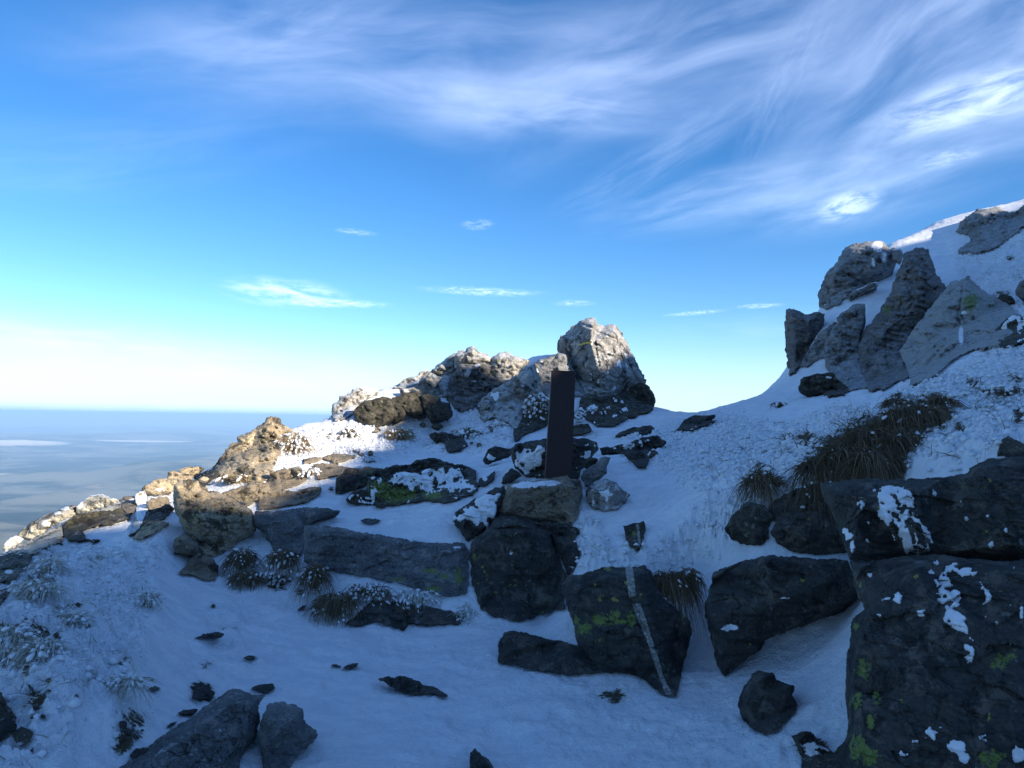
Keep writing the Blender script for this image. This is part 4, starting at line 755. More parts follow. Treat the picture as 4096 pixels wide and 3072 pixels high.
# ---- right hill
rock('C3', [(808,655),(850,648),(900,672),(930,682),(1000,668),(1028,680),(1000,740),(982,820),(960,880),(900,960),(860,1012),(828,1022),(820,900),(806,820),(803,740)], 'hilldark', 'square banded rock tower at the left end of the right hill', name='crag', cat='crag', r=13.2, tilt=8, strat=.28, rough=.9, sdir=(-.1, 0, 1), inner=[(850,690,.3),(950,710,.35),(940,840,.2),(860,850,.3),(860,960,.25)])
rock('C3', [(1008,605),(1020,500),(1040,450),(1100,380),(1150,300),(1180,278),(1240,263),(1330,248),(1370,253),(1402,290),(1442,290),(1432,400),(1370,452),(1270,502),(1190,562),(1100,612),(1050,632)], 'hillrock', 'rounded top rock of the right hill with a streak of sunlight painted white', name='crag', cat='crag', r=14.3, tilt=18, rough=.8, cracks=[[(1120,410),(1180,450),(1270,490)],[(1020,530),(1140,510)]], snow=[(1345,280,40,40),(1320,370,14,40),(1385,340,20,40)], inner=[(1100,430,.5),(1200,330,.5),(1330,280,.5),(1390,330,.3),(1330,420,.4),(1180,490,.4),(1070,560,.2)])  # sunlit streak put into the white snow mask
rock('C3', [(890,975),(930,900),(970,835),(1000,780),(1060,735),(1125,700),(1130,790),(1095,900),(1065,1005),(1040,930),(985,945),(930,985)], 'hillrock', 'pale splintered rock between tower and snow on the right hill', r=12.7, topsnow=12)
rock('C3', [(1080,770),(1130,680),(1200,630),(1267,628),(1252,760),(1232,850),(1242,980),(1282,1092),(1180,1112),(1110,1062),(1060,1000),(1038,920),(1050,830)], 'hillrock', 'narrow grey slab left of the tall dark slab on the right hill', name='crag', cat='crag', r=11.8, tilt=24, strat=.2)
rock('C3', [(1480,400),(1500,330),(1570,298),(1640,308),(1672,400),(1682,450),(1742,522),(1700,610),(1640,700),(1560,780),(1492,880),(1500,960),(1535,1022),(1420,1082),(1302,1104),(1252,980),(1240,850),(1290,740),(1340,690),(1400,600),(1450,480)], 'hilldark', 'tall dark banded slab in the middle of the right hill', name='crag', cat='crag', r=11.5, tilt=36, strat=.25, rough=.8, sdir=(.5, 0, .8), cracks=[[(1520,520),(1560,600),(1500,700),(1390,800),(1400,920)],[(1290,740),(1400,740)]], lichen=[(1400,650,30,30)], inner=[(1560,380,.3),(1620,480,.4),(1480,560,.35),(1560,650,.4),(1400,760,.4),(1330,900,.4),(1420,960,.3),(1350,1050,.15),(1390,700,.2)])
rock('C3', [(1492,885),(1560,780),(1700,600),(1780,500),(1882,463),(1952,540),(2050,590),(2130,650),(2182,690),(2162,800),(2040,862),(1900,882),(1800,932),(1720,1002),(1620,1052),(1560,1082),(1535,1002)], 'hillpale', 'broad pale grey slab on the right hill', name='crag', cat='crag', r=10.6, tilt=40, rough=.7, cracks=[[(1810,740),(1740,860),(1600,1010)],[(1850,520),(1820,700),(1880,860)]], lichen=[(1900,600,60,70)], inner=[(1650,780,.3),(1760,620,.3),(1850,560,.35),(1850,760,.3),(2000,700,.3),(1640,950,.25),(1760,880,.25),(2080,780,.15)], snow=[(1840,800,16,60),(1860,665,20,14)])
rock('C3', [(2005,855),(2040,770),(2110,700),(2160,680),(2220,690),(2310,700),(2310,835),(2180,842),(2120,872)], 'moss', 'dark brown rock at the right edge of the pale slab', r=9.4, crusts=[(2190,780,30,60)])
rock('C3', [(878,1102),(890,1060),(960,1033),(1080,1018),(1125,1070),(1182,1120),(1150,1152),(1060,1162),(1010,1122),(930,1124)], 'moss', 'rugged dark rock in the snow below the right hill slabs', r=10.2, tilt=25, rough=1.4, snow=[(1060,1050,24,10)])
rock('C3', [(1815,185),(1870,100),(1910,78),(1960,60),(2040,43),(2110,72),(2130,130),(2212,150),(2100,232),(2000,292),(1940,307),(1860,302),(1828,292),(1900,240),(1888,200)], 'hillrock', 'grey crag high on the skyline of the right hill', name='crag', cat='crag', r=17.2, tilt=20, inner=[(1900,140,.4),(1980,100,.5),(2060,110,.5),(2000,200,.4),(1920,260,.3),(2100,180,.3),(1905,190,.1)])
rock('C3', [(2110,75),(2180,60),(2212,20),(2320,-50),(2320,90),(2212,152),(2130,130)], 'hillrock', 'grey crag cut by the right edge on the hill skyline', name='crag', cat='crag', r=17.0, tilt=20)
rock('C3', [(1540,1085),(1560,1030),(1640,1020),(1720,980),(1700,1030),(1600,1075)], 'hillpale', 'small pale block at the foot of the broad pale slab', r=10.1)
rock('C3', [(2050,585),(2080,555),(2140,570),(2160,600),(2100,620)], 'moss', 'dark stone in the snow above the broad pale slab', name='stone', cat='stone', r=11.6)
rock('C3', [(2160,540),(2190,480),(2260,450),(2300,560),(2200,580)], 'hilldark', 'dark rock cut by the right edge above the pale slab', r=11.2)
rock('C3', [(1160,560),(1240,520),(1330,485),(1350,500),(1260,545),(1190,585)], 'hillrock', 'low frosted ledge along the foot of the rounded top rock', r=13.7, topsnow=10)
rock('C3', [(1270,515),(1300,488),(1340,490),(1290,515)], 'hillrock', 'flat stone in the snow under the rounded top rock', name='stone', cat='stone', r=13.5)
rock('C3', [(1430,350),(1440,290),(1480,285),(1500,320),(1480,370)], 'hillrock', 'small rock with snow right of the rounded top rock', name='stone', cat='stone', r=14.3, topsnow=18)
# ---- foreground left
rock('C4', [(690,1430),(880,1290),(960,1230),(1060,1150),(1180,1090),(1260,1020),(1350,980),(1450,910),(1540,903),(1682,915),(1642,960),(1642,1060),(1622,1180),(1560,1260),(1520,1320),(1490,1440),(1460,1500),(650,1500)], 'grey', 'big blue-grey boulder at the bottom edge, left of the smaller upright one', name='boulder', cat='boulder', r=3.0, tilt=50, step=4.5, bulge=.10, rough=0.5, strat=.07, thick=.3, sdir=(.6, .2, .6), inner=[(1000,1300,.12),(1250,1150,.14),(1450,980,.12),(1580,980,.10),(1560,1150,.08),(1400,1350,.09)])
rock('C4', [(1635,1150),(1660,1040),(1700,970),(1780,958),(1850,980),(1912,1010),(1917,1070),(1950,1140),(2012,1165),(1980,1222),(1912,1262),(1862,1332),(1800,1440),(1760,1520),(1690,1520),(1650,1300),(1633,1220)], 'grey', 'upright angular grey boulder at the bottom edge with one dark side', name='boulder', cat='boulder', r=3.0, tilt=30, step=4.5, thick=.3, strat=.07, rough=0.5, inner=[(1690,1040,.09),(1780,1120,.16),(1740,1350,.12),(1880,1050,.08),(1680,1250,.06),(1880,1180,.04)])
SM = 'loose stones in the path snow'
for (c, pl, lab) in [
 ('C4', [(1588,872),(1640,850),(1720,843),(1738,870),(1690,902),(1640,897)], 'flat dark stone just above the big blue-grey boulder'),
 ('C4', [(1538,680),(1580,666),(1618,672),(1602,692),(1560,692)], 'small dark oval stone in the middle of the trodden path'),
 ('C4', [(1228,557),(1280,530),(1370,518),(1418,530),(1402,552),(1300,562)], 'long thin dark stone frozen in the path on the left'),
 ('C4', [(1880,377),(1910,350),(1942,343),(1925,367),(1890,385)], 'tiny dark stone near the grass under the slab wall'),
 ('C4', [(1368,947),(1380,930),(1424,918),(1422,937),(1390,952)], 'tiny stone left of the top of the blue-grey boulder'),
 ('C4', [(1055,1117),(1080,1095),(1118,1088),(1092,1112)], 'tiny thin stone on the snow left of the blue-grey boulder'),
 ('C4', [(1122,1032),(1160,1010),(1252,1008),(1232,1037),(1160,1040)], 'small flat brownish stone along the edge of the blue-grey boulder'),
 ('C4', [(938,872),(980,860),(1018,870),(990,890)], 'small stone at the edge of the frosted grass'),
 ('C4', [(1210,940),(1230,850),(1270,830),(1330,880),(1360,900),(1340,950),(1260,945)], 'crumbled dark stone among dirt on the path'),
 ('C4', [(750,1090),(775,1080),(805,1090),(800,1125),(770,1130)], 'round dark stone in the dirty snow at lower left'),
 ('C4', [(820,1300),(860,1255),(940,1250),(920,1290),(850,1330)], 'brown stone touching the lower left of the blue-grey boulder'),
 ('C5', [(433,1132),(470,1118),(560,1113),(620,1123),(662,1140),(680,1165),(730,1178),(818,1222),(800,1230),(740,1212),(680,1207),(600,1207),(530,1192),(480,1152)], 'long ragged dark stone lying in the smooth snow of the path'),
 ('C5', [(172,1050),(200,1047),(228,1058),(200,1062)], 'tiny dark chip left of a thin dark stone'),
 ('C5', [(238,1064),(280,1045),(324,1042),(310,1060),(260,1070)], 'thin dark stone just breaking through the path snow'),
 ('C5', [(1290,285),(1320,280),(1340,300),(1300,305)], 'tiny stone chip lying on the dark block')][:14]:
    rock(c, pl, 'slate', lab, name='stone', cat='stone', tilt=62, bulge=.012, thick=.08, group=SM, step=4, noclamp=False)
rock('C5', [(935,1690),(940,1540),(965,1520),(1000,1560),(1050,1590),(1078,1640),(1085,1690)], 'slate', 'dark stone tip cut by the bottom edge in the centre', name='stone', cat='stone', r=3.0, thick=.15, tilt=30)
rock('C4', [(-60,880),(10,900),(40,980),(100,1050),(107,1120),(60,1182),(0,1212),(-60,1215)], 'moss', 'dark mossy rock at the lower left edge', r=3.25, thick=.2)
rock('C4', [(78,1150),(140,1118),(212,1150),(190,1212),(120,1242),(90,1202)], 'moss', 'small dark rock beside the mossy rock at lower left', name='stone', cat='stone', r=3.3, thick=.15)

# rubble breaking through the crust
ORD = 'first second third fourth fifth sixth seventh eighth ninth tenth eleventh twelfth thirteenth fourteenth'.split()
def rubble(c, pts, mat, lab, grp, sz, tilt=40, **kw):
    rn = random.Random(len(pts)*31+int(sz*7))
    for q, (x, y) in enumerate(sorted(pts)):
        a_ = sz*rn.uniform(.6, 1.5); b_ = a_*rn.uniform(.4, .75); n_ = rn.randint(6, 8); ph = rn.uniform(0, 6)
        pl = [(x+a_*math.cos(ph+i/n_*6.283)*rn.uniform(.75, 1.2), y+b_*math.sin(ph+i/n_*6.283)*rn.uniform(.75, 1.2)) for i in range(n_)]
        rock(c, pl, mat, ORD[q]+' from the left of the '+lab, name='stone', cat='stone', tilt=tilt, group=grp, step=4, thick=.12, **kw)
rubble('D3', [(60,1330),(400,1290),(500,1275),(150,1100),(1080,965),(1900,1240),(570,1030),(1620,1160),(1700,1180),(1840,1010)], 'tanrock', 'small brown stones in the snow below the central outcrop', 'stones below the outcrop', 28)
rubble('C1', [(900,790),(880,700),(1000,690),(1290,600),(1480,590),(1600,640),(1720,560),(1010,840)], 'ochre', 'small ochre stones filling gaps of the left ridge', 'ochre rubble of the left ridge', 30, r=7.4)
rubble('C4', [(230,1000),(270,1050),(200,1060),(310,890),(850,1110),(820,1160),(870,1190),(900,1140),(760,1260),(790,1200),(1310,860),(1240,900),(560,480),(1350,350)], 'slate', 'dark pebbles in the dirty snow at lower left', 'pebbles of the lower left bank', 15, tilt=60)

# ------------------------------------------------------------------ steel post
mm, t, b, pos = mat_new('weathered_steel')
c = t.mix(t.noise(t.mapping(pos, (0, 0, 0), (0, 0, 0), (9, 9, 2)), 4, 6, .7), (.020, .009, .008), (.042, .019, .014))
c = t.mix(t.math('MULTIPLY', t.step(t.noise(pos, 40, 4), .5, .75), .4), c, (.040, .022, .016))
t.l.new(c, b.inputs['Base Color']); b.inputs['Roughness'].default_value = .72; b.inputs['Metallic'].default_value = .15
bump(t, b, t.noise(pos, 90, 4), .25, .004)
def quadpt(x, y, r):
    d = ray([x], [y])[0]; return d/math.hypot(d[0], d[1])*r
cs = cv('D1', [(437,236),(698,246),(655,1440),(360,1418)])
tl_, tr_, br_, bl_ = quadpt(*cs[0], 5.93), quadpt(*cs[1], 5.97), quadpt(*cs[2], 5.78), quadpt(*cs[3], 5.74)
bk = np.array([-.05, 1, 0])*.075
pv = [bl_, br_, tr_, tl_, bl_+bk, br_+bk, tr_+bk, tl_+bk]
post = bpy.data.objects.new('steel_post', None); C.objects.link(post); post.location = (bl_+br_)/2
tag(post, 'tall flat rusty steel post standing upright on the blocky stone', 'post')
me = new_mesh('plate', np.array(pv)-np.array(post.location), [(0, 1, 2, 3), (5, 4, 7, 6), (4, 0, 3, 7), (1, 5, 6, 2), (4, 5, 1, 0)], mm, parent=post, smooth=False)
bv = me.modifiers.new('b', 'BEVEL'); bv.width = .004; bv.segments = 2
u_ = (tr_-tl_); cap = [tl_-u_*.01+np.array([0, -.004, .001]), tr_+u_*.01+np.array([0, -.004, .001]), tr_+u_*.01+bk*1.06, tl_-u_*.01+bk*1.06]
cap2 = [p+np.array([0, 0, .008]) for p in cap]
new_mesh('cap', np.array(cap+cap2)-np.array(post.location), [(3, 2, 1, 0), (4, 5, 6, 7), (0, 1, 5, 4), (1, 2, 6, 5), (2, 3, 7, 6), (3, 0, 4, 7)], mm, parent=post, smooth=False)

# ------------------------------------------------------------------ grass
def grass_mat(name, a, b2):
    m, t, b, pos = mat_new(name)
    at = t.attr('tone')
    t.l.new(t.mix(at, a, b2), b.inputs['Base Color']); b.inputs['Roughness'].default_value = .7
    return m
GR = {'brown': grass_mat('dead_grass', (.062, .043, .021), (.22, .155, .08)), 'blond': grass_mat('straw_grass', (.16, .11, .05), (.42, .32, .18)), 'frost': grass_mat('frosted_grass', (.30, .28, .20), (.76, .78, .78))}
def blades(roots, dirs, lens, droop, wid, nseg=4):
    n = len(roots); V = []; T = []
    side = np.cross(dirs, np.array([0, 1.0, 0.05])); side /= np.linalg.norm(side, axis=1, keepdims=True)+1e-6
    tws = rng.normal(0, .25, (n, 3)); side = side+tws
    for s in range(nseg+1):
        t = s/nseg; c = roots+dirs*(lens*t)[:, None]+np.array([0, 0, -1.0])*(droop*lens*t*t)[:, None]+tws[:, ::-1]*(lens*.25*t*t)[:, None]
        w_ = (wid*(1-t*.8))[:, None]*side*.5; V.append(c-w_); V.append(c+w_)
    V = np.stack(V, 1); m = 2*(nseg+1); base = np.arange(n)[:, None]*m
    F = [];
    for s in range(nseg): F.append(base+np.array([[2*s, 2*s+1, 2*s+3, 2*s+2]]))
    return V.reshape(-1, 3), np.concatenate(F), m
tuft_i = 0
def tuft(crop, x, y, w_, h_, nb, mat, label, r=None, droop=.9, blen=None, rime=10, up=.5, fwd=.25, wid=.0042, lean=0.0):
    """tussock: blades springing from a low mound w_ x h_ crop pixels, arching outward and down"""
    global tuft_i; tuft_i += 1
    k = CR[crop][2]; (cx, cy), = cv(crop, [(x, y)]);
    if r is None: r = float(ghit(cx, cy))-.03
    nb = int(nb*1.4)
    if r > 100: r = 9
    sc = r/F0; W = w_*k*sc; H = h_*k*sc
    cen = quadpt(cx, cy, r)
    th = rng.uniform(0, 2*math.pi, nb); q = np.sqrt(rng.uniform(0, 1, nb))
    roots = np.stack([np.cos(th)*q*W*.52, np.sin(th)*q*min(W, H)*.42, rng.uniform(-.35, .35, nb)*H*.5], 1)
    roots[:, 2] += (1-q**2)*H*.22
    dirs = np.stack([np.cos(th)*(.25+q*.8)+lean, np.sin(th)*(.25+q*.7)-fwd, np.full(nb, up)+rng.normal(0, .15, nb)], 1)+rng.normal(0, .55, (nb, 3))
    dirs /= np.linalg.norm(dirs, axis=1, keepdims=True)
    L = (blen or max(.08, H*.46))*rng.uniform(.25, 1.4, nb)
    V, F, m = blades(roots, dirs, L, droop*rng.uniform(.6, 1.3, nb), wid*rng.uniform(.7, 1.4, nb)*max(1, r/6))
    tone = np.repeat(rng.uniform(0, 1, nb)**1.4, m)
    # earthy heart
    hv, hf = [], []
    nu, nv_ = 18, 12
    for i in range(nv_+1):
        for j in range(nu):
            a, b_ = j/nu*2*math.pi, -math.pi/2+i/nv_*math.pi
            p = np.array([math.cos(a)*math.cos(b_)*W*.27, math.sin(a)*math.cos(b_)*min(W, H)*.25, math.sin(b_)*H*.25-H*.08])
            hv.append(p*(1+.25*vn((p*12/max(W, .05)+tuft_i)[None], 3)[0]))
    for i in range(nv_):
        for j in range(nu): hf.append((i*nu+j, i*nu+(j+1) % nu, (i+1)*nu+(j+1) % nu, (i+1)*nu+j))
    o = new_mesh('grass_tuft', V, F, GR[mat], smooth=False, attrs={'tone': tone}); o.location = cen
    tag(o, label, 'grass tuft', 'tufts of dead grass in the snow')
    c = new_mesh('root_mound', np.array(hv), hf, GR[mat], parent=o, attrs={'tone': np.zeros(len(hv))})
    if rime:
        rv, rf = [], []
        for i in range(rime):
            j = rng.integers(0, nb); s_ = rng.integers(2, 9)
            p = V.reshape(nb, -1, 3)[j, s_]; ln = rng.uniform(.6, 2.2); rad = rng.uniform(.005, .016)*max(.7, r/7)
            d = dirs[j]*.6+np.array([0, 0, -.5]); d /= np.linalg.norm(d); e1 = np.cross(d, [0, 1, .2]); e1 /= np.linalg.norm(e1); e2 = np.cross(d, e1); b0 = len(rv)
            for a_ in range(4):
                t_ = a_/3; rr_ = rad*(math.sin(math.pi*(.12+.76*t_)))
                for b_ in range(5):
                    an = b_/5*2*math.pi; rv.append(p+d*(t_-.5)*rad*2*ln+(e1*math.cos(an)+e2*math.sin(an))*rr_*rng.uniform(.75, 1.25))
            for a_ in range(3):
                for b_ in range(5): rf.append((b0+a_*5+b_, b0+a_*5+(b_+1) % 5, b0+(a_+1)*5+(b_+1) % 5, b0+(a_+1)*5+b_))
            rf.append(tuple(b0+b_ for b_ in range(5))[::-1]); rf.append(tuple(b0+15+b_ for b_ in range(5)))
        rc = new_mesh('rime', np.array(rv), rf, RIME, parent=o); rc['kind'] = 'stuff'
    return o
tuft('D3', 820, 1090, 290, 210, 520, 'blond', 'round straw coloured tuft standing alone in the snow below the outcrop, sunlit', rime=60, up=.6)
tuft('D3', 270, 1070, 180, 150, 200, 'brown', 'dark snowy tuft left of the lone straw tuft', rime=60)
tuft('D5', 90, 710, 240, 130, 340, 'blond', 'pale dry tuft at the foot of the ochre crag', rime=30)
tuft('D5', 610, 400, 230, 270, 420, 'blond', 'tall rimed tuft on the sunny side of the ochre crag', rime=220, r=8.5, droop=1.3)
tuft('D5', 760, 640, 100, 90, 160, 'blond', 'small rimed tuft right of the sunlit square block', rime=60, r=7.45)
tuft('C4', 1530, 60, 150, 180, 420, 'brown', 'brown tuft below the right side of the ochre boulder', rime=36, droop=1.4, up=.2, fwd=.6, r=5.75)
tuft('C4', 1570, 190, 200, 130, 460, 'brown', 'wide brown tuft resting on the path snow left of the slab wall', rime=36, droop=1.3, up=.2, fwd=.6)
tuft('C4', 1790, 60, 170, 150, 420, 'brown', 'brown tuft against the bending grey slab', rime=60, droop=1.3, up=.2, fwd=.6, r=5.55)
tuft('C4', 1990, 170, 150, 200, 420, 'brown', 'brown tuft at the left end of the long slab', rime=60, droop=1.4, up=.2, fwd=.6, r=5.2)
tuft('C4', 1760, 190, 110, 70, 160, 'brown', 'low snowy tuft between two brown tufts on the path edge', rime=50)
tuft('C5', 200, 720, 220, 170, 620, 'brown', 'big round tussock below the left half of the long slab', rime=40, droop=1.5, fwd=.6, r=4.95)
tuft('C5', 380, 640, 260, 90, 300, 'brown', 'rime covered grass along the ledge under the long slab', rime=260, droop=1.5, fwd=.4, r=5.1)
tuft('C5', 620, 680, 300, 110, 300, 'frost', 'white frosted grass hanging over the dark ledge', rime=300, droop=1.7, fwd=.4, r=5.1)
tuft('C5', 560, 770, 110, 120, 200, 'brown', 'thin brown grass hanging in the middle of the dark ledge', rime=14, droop=1.7, fwd=.5, r=4.98)
tuft('C5', 910, 790, 130, 160, 200, 'frost', 'feathery white frosted tuft at the right end of the dark ledge', rime=160, droop=1.0, r=4.95)
tuft('C5', 2050, 600, 210, 170, 700, 'brown', 'brown tuft hanging down beside the top of the veined slab', rime=14, droop=1.5, fwd=.8, up=.1, r=4.35, blen=.13)
tuft('C5', 2150, 560, 110, 120, 240, 'brown', 'small hanging tuft at the tip of the overhanging snow', rime=24, droop=2.0, fwd=.6, up=.2, r=4.5)
for (x, y, w_, h_, n_, rr_, lb) in [
    (820, 640, 240, 130, 520, 4.75, 'hanging grass at the lower left of the dark grass bank'), (1010, 560, 260, 200, 700, 4.8, 'long drooping grass in the left part of the dark bank'),
    (1200, 600, 240, 180, 700, 4.6, 'long drooping grass just above the giant boulder'), (1180, 440, 260, 180, 640, 5.0, 'matted brown grass in the middle of the dark bank'),
    (1400, 480, 260, 200, 700, 4.9, 'long bent stalks in the middle right of the dark bank'), (1400, 300, 240, 200, 600, 5.3, 'upper tuft of the dark bank under the snow rim'),
    (1570, 300, 220, 200, 600, 5.3, 'right hand tuft of the dark bank beside the snow tongue'), (1650, 180, 110, 60, 200, 5.6, 'small tuft at the top right corner of the dark bank'),
    (430, 730, 220, 130, 420, 4.9, 'short hanging tuft above the blackish stone'), (790, 790, 130, 90, 260, 4.7, 'dark wisps hanging at the left corner of the giant boulder'),
    (1330, 190, 110, 70, 200, 5.7, 'short tuft breaking the snow rim above the dark bank')]:
    tuft('D4', x, y, w_, h_, n_, 'brown', lb, r=rr_, droop=1.4, fwd=.75, up=.12, blen=.19, rime=16, wid=.0042)
tuft('C2', 1180, 770, 170, 110, 360, 'brown', 'rimed tuft at the foot of the frosted face left of the post', rime=200, droop=1.8, fwd=.6, r=9.6)
tuft('C2', 1410, 600, 140, 120, 360, 'brown', 'snow topped tuft hanging just left of the post', rime=220, droop=1.8, fwd=.6, r=9.6)
tuft('C2', 1770, 680, 220, 110, 420, 'brown', 'brown tuft covering the boulder under the peak rock', rime=90, droop=1.5, fwd=.5, r=10.1)
tuft('C2', 1640, 690, 80, 110, 160, 'brown', 'small snowy tuft right behind the post', rime=110, droop=1.5, fwd=.5, r=9.9)
tuft('C2', 990, 790, 170, 100, 220, 'brown', 'snow clotted tuft above the half buried brown rock', rime=200, droop=1.5, r=9.3)
tuft('C4', 240, 260, 220, 130, 360, 'frost', 'grey frosted tuft on the left bank under the mossy rock', rime=60, droop=1.2)
tuft('C4', 300, 120, 150, 140, 200, 'frost', 'whitened tuft near the top of the left bank', rime=80)
tuft('C4', 60, 560, 200, 140, 420, 'frost', 'brown frosted tuft at the left edge of the bank', rime=90, droop=1.2)
tuft('C4', 240, 640, 220, 160, 380, 'frost', 'large dull tuft in the middle of the left bank', rime=160, droop=1.2)
tuft('C4', 450, 440, 160, 80, 200, 'frost', 'dark shaggy tuft in a hollow of the left bank', rime=80, droop=1.2)
tuft('C4', 780, 850, 200, 80, 260, 'frost', 'straw tipped frosted tuft at the lower end of the bank', rime=60, droop=1.0)
tuft('C4', 930, 330, 130, 140, 160, 'frost', 'thin frosted tuft at the edge of the path', rime=60, droop=1.0)
tuft('D4', 540, 205, 90, 45, 120, 'brown', 'tiny dark tuft on the smooth snow of the right slope', rime=20)
tuft('D4', 2100, 120, 200, 80, 200, 'brown', 'dark tuft near the right edge above the snow tongue', rime=60, fwd=.4)

# rime feathers and loose lumps scattered over the two rough slopes, too many to count
def scatter(name, wts, count, rad, kind):
    area = wts*(Rg.ravel()**2); area[(Rg.ravel() > 16) | ~front | (PX < -200) | (PX > 4300) | (PY > 3300)] = 0
    pr = area/area.sum(); ids = rng.choice(len(pr), count, p=pr); P = gv[ids]+rng.normal(0, .012, (count, 3))*np.array([1, 1, .2])
    V, F = [], []
    if kind == 'lump':
        s = np.array([(1, 0, 0), (.3, .9, 0), (-.8, .55, 0), (-.8, -.55, 0), (.3, -.9, 0), (0, 0, 1.0), (0, 0, -.8)])
        fc = [(i, (i+1) % 5, 5) for i in range(5)]+[((i+1) % 5, i, 6) for i in range(5)]
        sc = rad*rng.uniform(.4, 1.5, (count, 1, 1))*np.stack([rng.uniform(.6, 1.6, count), rng.uniform(.6, 1.6, count), rng.uniform(.6, 1.3, count)], 1)[:, None]
        an = rng.uniform(0, 6.28, count); c_, s_ = np.cos(an), np.sin(an); S = np.repeat(s[None], count, 0)*sc*(1+rng.normal(0, .12, (count, 7, 1)))
        S = np.stack([S[..., 0]*c_[:, None]-S[..., 1]*s_[:, None], S[..., 0]*s_[:, None]+S[..., 1]*c_[:, None], S[..., 2]], -1)
        V = (P[:, None]+S).reshape(-1, 3); F = (np.arange(count)[:, None, None]*7+np.array(fc)[None]).reshape(-1, 3)
        return tag(new_mesh(name, V, F, RIME), kind='stuff')
    d = np.stack([rng.normal(-.35, .4, count), rng.normal(-.3, .4, count), rng.uniform(.2, .9, count)], 1); d /= np.linalg.norm(d, axis=1, keepdims=True)
    V, F, m = blades(P-d*.01, d, rng.uniform(.05, .17, count), rng.uniform(.2, 1.2, count), np.full(count, .0032)*rng.uniform(.8, 1.5, count), 3)
    return tag(new_mesh(name, V, F, GR['frost' if kind == 'frost' else 'brown'], smooth=False, attrs={'tone': np.repeat(rng.uniform(0, 1, count), m)}), kind='stuff')
scatter('rime_lumps', np.clip(roughR*1.0+roughM*.6+roughL*.35, 0, 1)*np.clip(1-DIRT, 0, 1), 18000, .015, 'lump')
scatter('frosted_grass', roughL*(.3+DIRT)+roughM*.15, 9000, 0, 'frost')
scatter('dead_grass_stalks', (roughR+.2*roughL)*(.03+DIRT**2), 4200, 0, 'brown')

# ------------------------------------------------------------------ the far plain, 1500 m below
pr_ = np.concatenate([np.linspace(1500, 8000, 30), np.geomspace(8300, 255000, 100)]); pa = np.radians(np.arange(-180, 180.1, 1.0))
pa = np.radians(np.concatenate([np.arange(-180, -40, 5), np.arange(-40, 40, .35), np.arange(40, 181, 5)]))
PA, PR = np.meshgrid(pa, pr_, indexing='ij'); pxx, pyy = np.sin(PA)*PR, np.cos(PA)*PR
p3 = np.stack([pxx.ravel()/5200, pyy.ravel()/5200, np.zeros(pxx.size)], 1)
hh = np.maximum(0, fbm(p3, 5, 201, .5)-.05)*420+np.maximum(0, fbm(p3*.35, 3, 211, ridged=True)-.35)*700
hh *= sstep(PR.ravel(), 3000, 9000)
hh = np.minimum(hh, 330)*(1-sstep(PR.ravel(), 60000, 100000)*.95)
zz = (-1500+hh).reshape(pxx.shape)
pi_ = np.arange(pxx.size).reshape(pxx.shape)
pf = np.stack([pi_[:-1, :-1], pi_[:-1, 1:], pi_[1:, 1:], pi_[1:, :-1]], -1).reshape(-1, 4)
mm, t, b, pos = mat_new('plain_land')
n1 = t.noise(pos, .00045, 8, .65); n2 = t.noise(pos, .0016, 7, .7); n3 = t.noise(t.mapping(pos, (0, 0, 0), (0, 0, 0), (.6, 1.4, 1)), .00022, 5)
c = t.mix(t.step(n1, .42, .58), (.015, .03, .025), (.24, .22, .15)); c = t.mix(t.math('MULTIPLY', t.step(n2, .55, .68), t.step(n3, .42, .6)), c, (.45, .34, .24)); c = t.mix(t.step(t.voro(pos, .00035), .10, .05), c, (.50, .40, .30))
t.l.new(c, b.inputs['Base Color']); b.inputs['Roughness'].default_value = 1; b.inputs['Specular IOR Level'].default_value = 0
tag(new_mesh('plain', np.stack([pxx.ravel(), pyy.ravel(), zz.ravel()], 1), pf, mm), kind='structure')
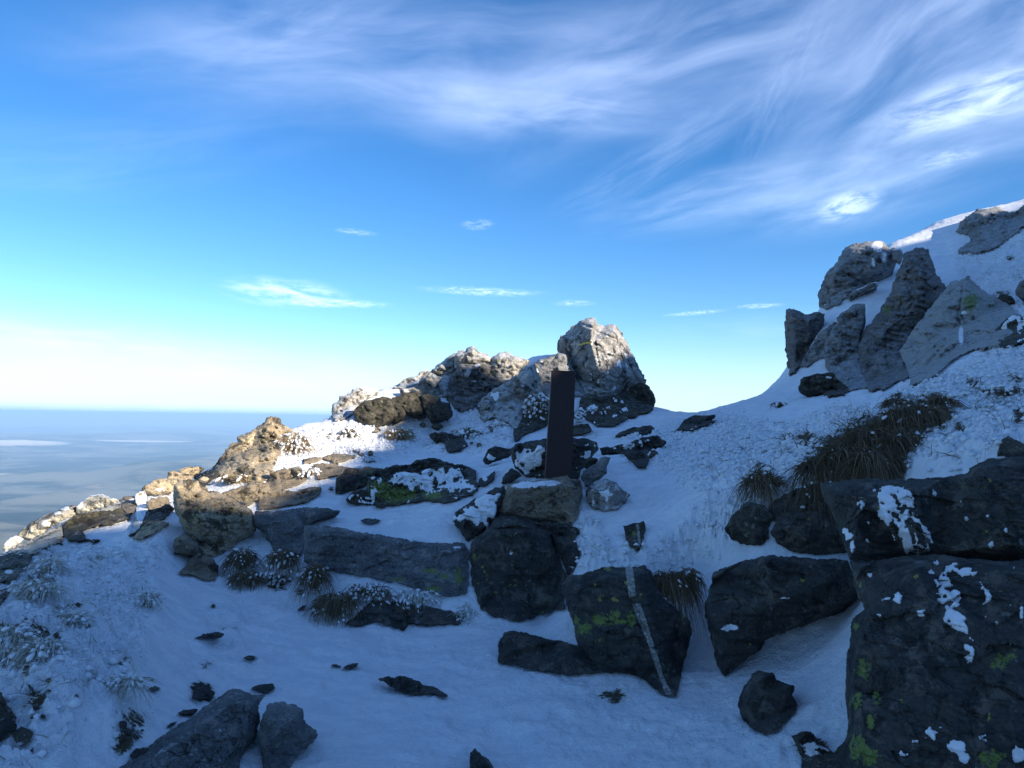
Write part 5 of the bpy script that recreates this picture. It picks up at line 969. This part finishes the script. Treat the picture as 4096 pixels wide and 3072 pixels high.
# low mist lying on the plain: soft flattened banks
mm = bpy.data.materials.new('mist'); mm.use_nodes = True; t = NT(mm.node_tree); t.n.clear()
out = t.n.new('ShaderNodeOutputMaterial'); vp = t.n.new('ShaderNodeVolumePrincipled'); vp.inputs['Color'].default_value = (.95, .96, 1, 1); vp.inputs['Density'].default_value = .0035
t.l.new(vp.outputs[0], out.inputs['Volume'])
def bank(px, py, r, wx, wy, hz_, lab, seed):
    c = quadpt(px*1.8517, py*1.8517, r); V, F = [], []; nu, nv_ = 48, 10
    for i in range(nv_+1):
        for j in range(nu):
            a, b_ = j/nu*2*math.pi, -math.pi/2+i/nv_*math.pi
            w_ = 1+.35*vn(np.array([[math.cos(a)*3+seed, math.sin(a)*3, b_]]), 8)[0]+.2*vn(np.array([[math.cos(a)*8+seed, math.sin(a)*8, b_*3]]), 9)[0]
            V.append((math.cos(a)*math.cos(b_)*wx*w_, math.sin(a)*math.cos(b_)*wy*w_, math.sin(b_)*hz_*(.6+.4*w_)))
    for i in range(nv_):
        for j in range(nu): F.append((i*nu+j, i*nu+(j+1) % nu, (i+1)*nu+(j+1) % nu, (i+1)*nu+j))
    o = new_mesh('mist_bank', np.array(V), F, mm); o.location = (c[0], c[1], max(c[2], -1180)); tag(o, lab, kind='stuff')
bank(20, 957, 19500, 1200, 800, 60, 'white bank of mist low over the plain at the left edge', 1)
bank(300, 953, 22000, 1500, 300, 25, 'thin streak of mist right of the white mist bank', 4)

# ------------------------------------------------------------------ haze
zt = max(float(gv[:, 2].max()), 7.0)+3
HB = 262000
hv = [(x, y, z) for x in (-HB, HB) for y in (-HB, HB) for z in (-1560, zt)]
hf = [(0, 1, 3, 2), (4, 6, 7, 5), (0, 4, 5, 1), (2, 3, 7, 6), (0, 2, 6, 4), (1, 5, 7, 3)]
mm = bpy.data.materials.new('haze'); mm.use_nodes = True; t = NT(mm.node_tree); t.n.clear()
out = t.n.new('ShaderNodeOutputMaterial'); vp = t.n.new('ShaderNodeVolumePrincipled'); vp.inputs['Color'].default_value = (.44, .70, 1, 1); vp.inputs['Density'].default_value = 4.0e-5; vp.inputs['Anisotropy'].default_value = 0.0
t.l.new(vp.outputs[0], out.inputs['Volume'])
hz_o = new_mesh('haze', np.array(hv, float), hf, mm, smooth=False); tag(hz_o, kind='stuff')
print('zt', zt, 'objects', len(bpy.data.objects), 'tris', sum(len(o.data.loop_triangles) or len(o.data.polygons)*2 for o in bpy.data.objects if o.type == 'MESH'))
